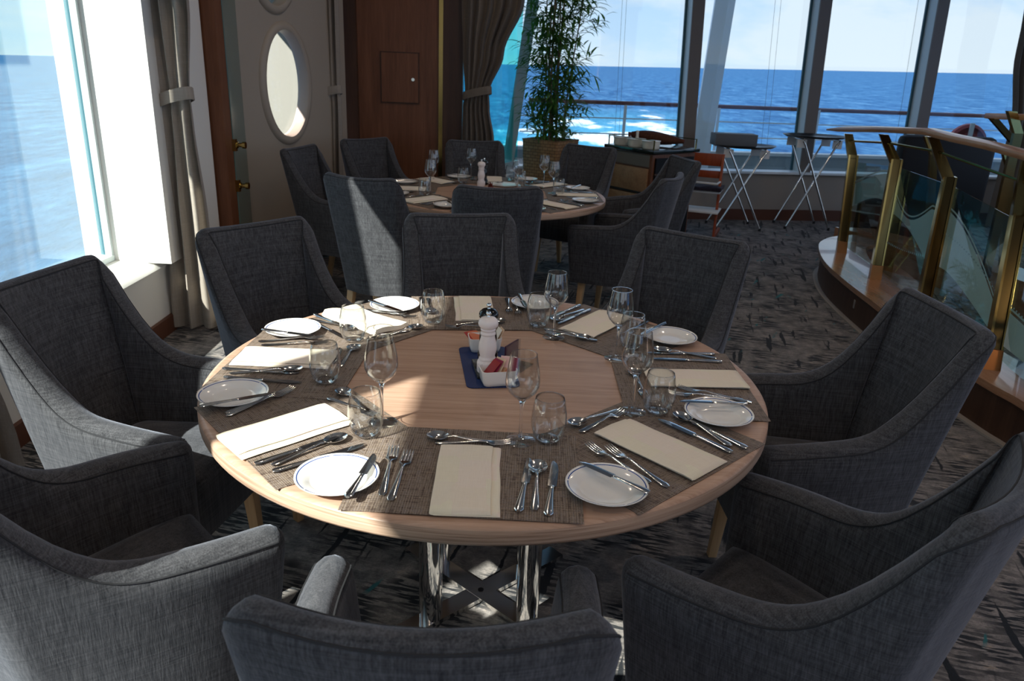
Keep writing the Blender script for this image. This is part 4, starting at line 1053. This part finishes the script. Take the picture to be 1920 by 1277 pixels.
# ------------------------------------------------------------ tray stands
def tray_stand(pc, Y, rz, label, ztop, s=1.):
    c0 = pc
    t = thing('tray_stand', label, 'tray stand', (c0[0], c0[1], 0), rz)
    hw = .30*s; hd = .2
    for sy_ in (-1, 1):
        for dx_ in (-1, 1):
            yy = sy_*(.17+(0 if dx_ > 0 else .018))
            MB().tube([(-dx_*.235, yy, .012), (dx_*.17, yy, ztop-.075), (dx_*.195, yy, ztop-.04), (dx_*.19, yy, ztop-.022)], .0105, 10).build('leg', M_CHROME, t, True)
            MB().lathe([(.001, 0), (.016, 0), (.014, .03), (.001, .03)], 10, (-dx_*.235, yy, 0)).build('rubber_foot', M_BLACK, t, True)
    for dx_ in (-1, 1):
        MB().tube([(dx_*.19, -.19, ztop-.022), (dx_*.19, .19, ztop-.022)], .0105, 10).build('top_bar', M_CHROME, t, True)
        MB().box((dx_*.19, -.14, ztop-.065), (.10, .004, .085)).build('strap', M_LAB, t)
        MB().box((dx_*.19, .14, ztop-.065), (.10, .004, .085)).build('strap', M_LAB, t)
    return t
def tray(pc, rz, label, ztop):
    o = MB().lathe([(.001, -.008), (.30, -.008), (.335, .012), (.34, .016), (.334, .016), (.30, -.002), (.001, -.002)], 48, sy=.78).build('oval_tray', M_BLACK, smooth=True, angle=50, loc=(pc[0], pc[1], ztop), rz=rz)
    tag(o, label, 'tray')
Z1 = aty(1390, 272, 8.25).z; p1 = aty(1390, 272, 8.25)
p1 = ((at(1335, 397, 0)+at(1385, 417, 0)+at(1352, 435, 0)+at(1428, 437, 0))/4); p1.y = 8.15; p1.x = aty(1390, 300, 8.15).x
Z1 = aty(1390, 274, 8.15).z
tray_stand((p1.x, p1.y), 0, R(3), 'folding chrome tray stand with grey box, left of the pair by the windows', Z1)
tray((p1.x, p1.y), R(3), 'black oval tray carrying the grey box on the left stand', Z1)
q = aty(1378, 262, 8.15)
o = MB().box((0, 0, .062), (.44, .2, .12)).build('grey_box', M_GREY, bev=.004, loc=(q.x, 8.2, Z1-.001), rz=R(3)); tag(o, 'plain grey rectangular box on the left oval tray', 'box')
Z2 = aty(1521, 256, 8.35).z; p2 = aty(1521, 300, 8.35)
tray_stand((p2.x, 8.35), 0, R(3), 'folding chrome tray stand with empty tray, right of the pair by the windows', Z2)
tray((p2.x, 8.35), R(3), 'empty black oval tray on the right stand', Z2)

# ------------------------------------------------------------ stair balustrade
curb = [at(px, py, .25) for px, py in ((1600, 440), (1560, 444), (1540, 452), (1535, 462), (1540, 480), (1555, 500), (1590, 530), (1640, 568), (1680, 600), (1760, 660), (1855, 718), (1918, 753), (2060, 850))]
curb = [Vector((p.x, p.y)) for p in curb]
inner = []
def smoothline(P, n=5):
    out = []
    for i in range(len(P)-1):
        p0, p1_, p2_, p3 = P[max(0, i-1)], P[i], P[i+1], P[min(len(P)-1, i+2)]
        for k in range(n):
            t_ = k/n
            out.append(.5*((2*p1_)+(-p0+p2_)*t_+(2*p0-5*p1_+4*p2_-p3)*t_*t_+(-p0+3*p1_-3*p2_+p3)*t_**3))
    out.append(P[-1]); return out
cl = smoothline(curb)
def offs(P, d_):
    o_ = []
    for i, p in enumerate(P):
        t_ = (P[min(i+1, len(P)-1)]-P[max(0, i-1)]).normalized(); o_.append(p+Vector((-t_.y, t_.x))*d_)
    return o_
inn = offs(cl, .36)
def strip(P, Q, z0, z1): 
    mb = MB(); mb.loft([[(p.x, p.y, z0), (p.x, p.y, z1), (q.x, q.y, z1), (q.x, q.y, z0)] for p, q in zip(P, Q)]); return mb
ck = thing('stair_curb', 'low curved dark wood plinth with varnished top under the balustrade', 'plinth')
strip(offs(cl, .03), offs(cl, .33), 0, .215).build('plinth_face', M_WALN2, ck, True, angle=50)
strip(cl, inn, .215, .25).build('varnished_top', M_CURBW, ck, True, angle=50)
strip(offs(cl, -.005), offs(cl, .03), 0.001, .012).build('base_strip', M_GREIGE, ck, True)
sp_ = at(1606, 592, .14); 
k = MB().box((0, 0, 0), (.008, .09, .06)); k.build('socket', M_STEEL, ck, loc=(2.305, 4.95, .13), rz=R(-6))
bal = thing('balustrade', 'brass balustrade with etched glass panels and teak handrail at right', 'balustrade')
bases = [at(1577, 473, .25), at(1640, 522, .25), at(1724, 600, .25), at(1856, 690, .25), at(2010, 830, .25)]
tops_px = [(1600, 290), (1681, 298), (1781, 331), (1911, 400), (2080, 480)]
rail_px = [(1553, 243), (1585, 243), (1650, 243), (1742, 247), (1790, 259), (1860, 274), (1920, 290), (2050, 325)]
bas2 = []
for b_, tp in zip(bases, tops_px):
    z = .98
    t3 = at(*tp, 1.0)
    bas2.append((Vector((b_.x, b_.y, .25)), t3))
def lerp(a_, b_, t_): return a_+(b_-a_)*t_
HR = [];
zr = 1.20
for px, py in rail_px: p = at(px, py, zr); HR.append(p)
# rail depth from the posts (a bit outboard of them)
rail_y = []
for i, (px, py) in enumerate(rail_px):
    Y = {0: 6.25, 1: 6.05, 2: 5.35, 3: 4.85, 4: 4.62, 5: 4.30, 6: 4.05, 7: 3.5}[i]
    rail_y.append(aty(px, py, Y))
hz = sum(p.z for p in rail_y)/len(rail_y)
hr = [Vector((p.x, p.y, p.z)) for p in rail_y]
mb = MB(); rg = []
for i, p in enumerate(hr):
    d_ = (hr[min(i+1, len(hr)-1)]-hr[max(0, i-1)]).normalized(); s_ = d_.cross(Vector((0, 0, 1))).normalized(); s_ = -s_
    prof = [(-.055, 0), (-.05, .016), (-.02, .022), (.03, .022), (.055, .014), (.06, 0), (.05, -.018), (-.045, -.018)]
    sc_ = .35 if i == 0 else 1
    rg.append([p+s_*x*sc_+Vector((0, 0, z*sc_)) for x, z in prof])
mb.loft(rg).build('handrail', M_RAILW, bal, True, angle=50)
posts = []
for i, ((b_, t3)) in enumerate(bas2):
    Yt = (6.02, 5.28, 4.78, 4.12, 3.5)[i]
    t3 = aty(*tops_px[i], Yt)
    ri = (1, 2, 3, 6, 7)[i]; hp = hr[ri]
    w = .028
    fwd = Vector((.25, 1, 0)).normalized(); sd = Vector((1, -.25, 0)).normalized()
    def sec(c3, a_=w, b2=.013, off=0.): return [c3+sd*(x+off)+fwd*y for x, y in ((-a_, -b2), (a_, -b2), (a_, b2), (-a_, b2))]
    po = MB().loft([sec(b_, .022, .02), sec(t3, .022, .02)]).build('post', M_BRASSD, bal)
    for o_ in (-.03, .03): MB().loft([sec(b_, .006, .03, o_), sec(t3, .006, .03, o_)]).build('post_flange', M_BRASS, po)
    MB().loft([sec(b_, .038, .032), sec(lerp(b_, t3, .12), .036, .032)]).build('foot_sleeve', M_COPPER, po)
    br0 = t3+Vector((0, 0, -.03)); br1 = hp+Vector((.03, 0, -.03))
    MB().loft([sec(br0, .036, .022), sec(lerp(br0, br1, .25)+Vector((0, 0, .0)), .036, .02), sec(br1, .03, .014)]).build('bracket', M_BRASSD, po)
    posts.append((b_, t3, hp))
for i in range(len(posts)-1):
    A, B = posts[i], posts[i+1]
    a_, b2 = lerp(A[1], A[2], .55), lerp(B[1], B[2], .55)
    MB().tube([a_, b2], .008, 8).build('infill_rod', M_BRASS, bal, True)
    a0, a1, b0_, b1_ = lerp(A[0], A[1], .06), lerp(A[0], A[1], .93), lerp(B[0], B[1], .06), lerp(B[0], B[1], .93)
    off = Vector((.035, 0, 0))
    n_ = (b0_-a0).cross(Vector((0, 0, 1))).normalized()*.005
    vs = [a0+off, b0_+off, b1_+off, a1+off]
    pn_ = MB().add(vs+[v+n_ for v in vs], [(0, 1, 2, 3), (7, 6, 5, 4), (0, 4, 5, 1), (1, 5, 6, 2), (2, 6, 7, 3), (3, 7, 4, 0)]).build('glass_panel', M_PANEG, bal)
    # etched wave
    def P(u, v): return lerp(lerp(a0, b0_, u), lerp(a1, b1_, u), v)+off+n_*1.3
    def band(f1, f2, u0=0., u1=1.):
        mb = MB(); NN = 36
        fr_, bk_ = [], []
        rg_ = [[P(u0+(u1-u0)*k/NN, f1(u0+(u1-u0)*k/NN)), P(u0+(u1-u0)*k/NN, f2(u0+(u1-u0)*k/NN)), P(u0+(u1-u0)*k/NN, f2(u0+(u1-u0)*k/NN))+n_*.25, P(u0+(u1-u0)*k/NN, f1(u0+(u1-u0)*k/NN))+n_*.25] for k in range(NN+1)]
        return mb.loft(rg_)
    shapes = [
      (lambda u: .52+.15*sin(u*2.6-.3), lambda u: .80+.13*sin(u*2.4-.5)),
      (lambda u: .58-.34*u**1.2+.05*sin(u*3.1), lambda u: .76-.30*sin(min(1, u*1.35)*PI)*.55+.0*u),
      (lambda u: .36-.34*max(0, u-.15)**1.3, lambda u: .80-.62*u**1.7),
      (lambda u: .10+.0*u, lambda u: .34-.1*u)][i]
    band(*shapes).build('etched_wave', M_FROST, pn_)
    for f_ in shapes:
        band(lambda u, f_=f_: f_(u)+.022, lambda u, f_=f_: f_(u)+.036).build('etched_line', M_FROST, pn_)
    mb = MB()
    dotf = [lambda u: .44+.10*u, lambda u: .30+.12*u*u, lambda u: .62-.28*u**2, lambda u: .4-.2*u][i]
    for k in range(26):
        u = .02+.96*k/26; c3 = P(u, dotf(u)); rad_ = .004+.006*abs(sin(u*5+i))
        e1_ = (b0_-a0).normalized()*rad_*.8; e2_ = Vector((0, 0, 1))*rad_*1.3
        vs = [c3-e1_-e2_*.5, c3+e1_-e2_*.5, c3+e1_+e2_*.5, c3-e1_+e2_*.5]; mb.add([v+n_*.3 for v in vs]+[v+n_*.6 for v in vs], [(0, 1, 2, 3), (7, 6, 5, 4), (0, 4, 5, 1), (1, 5, 6, 2), (2, 6, 7, 3), (3, 7, 4, 0)])
    mb.build('etched_dots', M_FROST, pn_)
# second balustrade on the far side of the stair
b2_ = thing('balustrade', 'farther brass balustrade seen through the glass, cut by the right edge', 'balustrade')
pr_ = []
for tp, bp, Y in (((1750, 290), (1735, 428), 6.3), ((1893, 310), (1872, 470), 5.7), ((1908, 250), (1900, 300), 5.3)):
    a3, c3 = aty(*tp, Y), aty(*bp, Y); c3 = Vector((c3.x-(a3.x-c3.x)*.8, c3.y, .26))
    MB().loft([[q+Vector((x, y, 0)) for x, y in ((-.03, -.015), (.03, -.015), (.03, .015), (-.03, .015))] for q in (c3, a3)]).build('post', M_BRASSD, b2_)
    MB().loft([[q+Vector((x, y, 0)) for x, y in ((-.03, -.018), (.03, -.018), (.03, .018), (-.03, .018))] for q in (a3, a3+Vector((-.08, 0, .14)))]).build('bracket', M_BRASS, b2_)
p0_, p1_ = aty(1855, 218, 5.6), aty(1990, 222, 4.9)
MB().loft([[p+Vector((x, y, z)) for x, y, z in ((-.0, -.06, -.018), (.0, -.06, .018), (0, .06, .02), (0, .06, -.02))] for p in (p0_, p1_)]).build('handrail', M_RAILW, b2_, bev=.006)
a3 = aty(1862, 222, 5.55); MB().loft([[q+Vector((x, y, 0)) for x, y in ((-.03, -.015), (.03, -.015), (.03, .015), (-.03, .015))] for q in (aty(1902, 268, 5.5), a3)]).build('bracket', M_BRASSD, b2_)
strip([Vector((2.95, 7.0)), Vector((3.35, 6.2)), Vector((3.6, 5.2)), Vector((3.7, 4.0))], [Vector((3.3, 7.0)), Vector((3.7, 6.2)), Vector((3.95, 5.2)), Vector((4.05, 4.0))], .0, .26).build('curb', M_CURBW, b2_)
# black leather banquette behind the balustrade
q = aty(1770, 300, 7.1)
sf = thing('black_sofa', 'black leather sofa back behind the glass balustrade', 'sofa', (q.x+.05, 7.2, 0), R(6))
MB().box((0, 0, .70), (.92, .14, .80)).build('backrest', M_LEATH, sf, bev=.05)
MB().box((0, .28, .25), (.92, .5, .42)).build('seat', M_LEATH, sf, bev=.04)
MB().box((-.44, .2, .42), (.1, .5, .5)).build('armrest', M_LEATH, sf, bev=.03)
# music-stand foot on the curb at the right edge
q = at(1914, 686, .26)
t = thing('chrome_stand_leg', 'chrome tube leg with black rubber foot on the curb at right edge', 'stand', (q.x, q.y, .25))
MB().tube([(0, 0, .02), (.035, .0, .42)], .011, 10).build('tube', M_CHROME, t, True); MB().lathe([(.001, 0), (.018, 0), (.016, .035), (.001, .035)], 12).build('rubber_foot', M_BLACK, t, True)

# ------------------------------------------------------------ light
w = bpy.data.worlds.new('World'); S.world = w; w.use_nodes = True; nt = w.node_tree; nt.nodes.clear()
out = nn(nt, 'ShaderNodeOutputWorld'); bg = nn(nt, 'ShaderNodeBackground'); nt.links.new(bg.outputs[0], out.inputs[0])
tc = nn(nt, 'ShaderNodeTexCoord'); sx = nn(nt, 'ShaderNodeSeparateXYZ'); nt.links.new(tc.outputs['Generated'], sx.inputs[0])
skyc = ramp(nt, sx.outputs[2], [(0., (.60, .76, .95)), (.04, (.52, .70, .94)), (.2, (.36, .56, .88)), (.6, (.20, .38, .75))])
mp = nn(nt, 'ShaderNodeMapping'); mp.inputs['Scale'].default_value = (1, 1, 3.2); nt.links.new(tc.outputs['Generated'], mp.inputs[0])
cn = noise(nt, mp.outputs[0], 3.4, 7, .58, .2)
cloud = ramp(nt, cn, [(.44, g(0.)), (.58, g(1.))])
skyc = mixc(nt, math_(nt, 'MULTIPLY', cloud, .75), skyc, (.80, .84, .90))
nt.links.new(skyc, bg.inputs[0]); bg.inputs[1].default_value = 1.2
sl = bpy.data.lights.new('sun', 'SUN'); sl.energy = 22; sl.angle = R(.6); sl.color = (1., .80, .76)
so = bpy.data.objects.new('sun', sl); C.objects.link(so)
el, azs = R(39), R(46)
dv = Vector((cos(azs)*cos(el), sin(azs)*cos(el), -sin(el)))
so.rotation_euler = dv.to_track_quat('-Z', 'Y').to_euler()
for i, (x, y) in enumerate(((-.6, .4), (1.6, .4), (-.6, 2.9), (1.6, 2.9), (-.2, 5.4), (2.2, 5.4), (3.8, 2.9), (-.6, -2), (1.6, -2), (3.8, 0))):
    a = bpy.data.lights.new('ceiling_lamp', 'AREA'); a.shape = 'DISK'; a.size = .16; a.energy = 7; a.color = (1., .80, .62)
    o = bpy.data.objects.new('ceiling_lamp', a); C.objects.link(o); o.location = (x, y, CEIL-.02)

for p_ in (P_MAT, P_NAP, P_NAPR): pass
S.view_settings.view_transform = 'Standard'; S.view_settings.look = 'None'; S.view_settings.gamma = 1; S.view_settings.exposure = .1
S.view_settings.use_curve_mapping = False
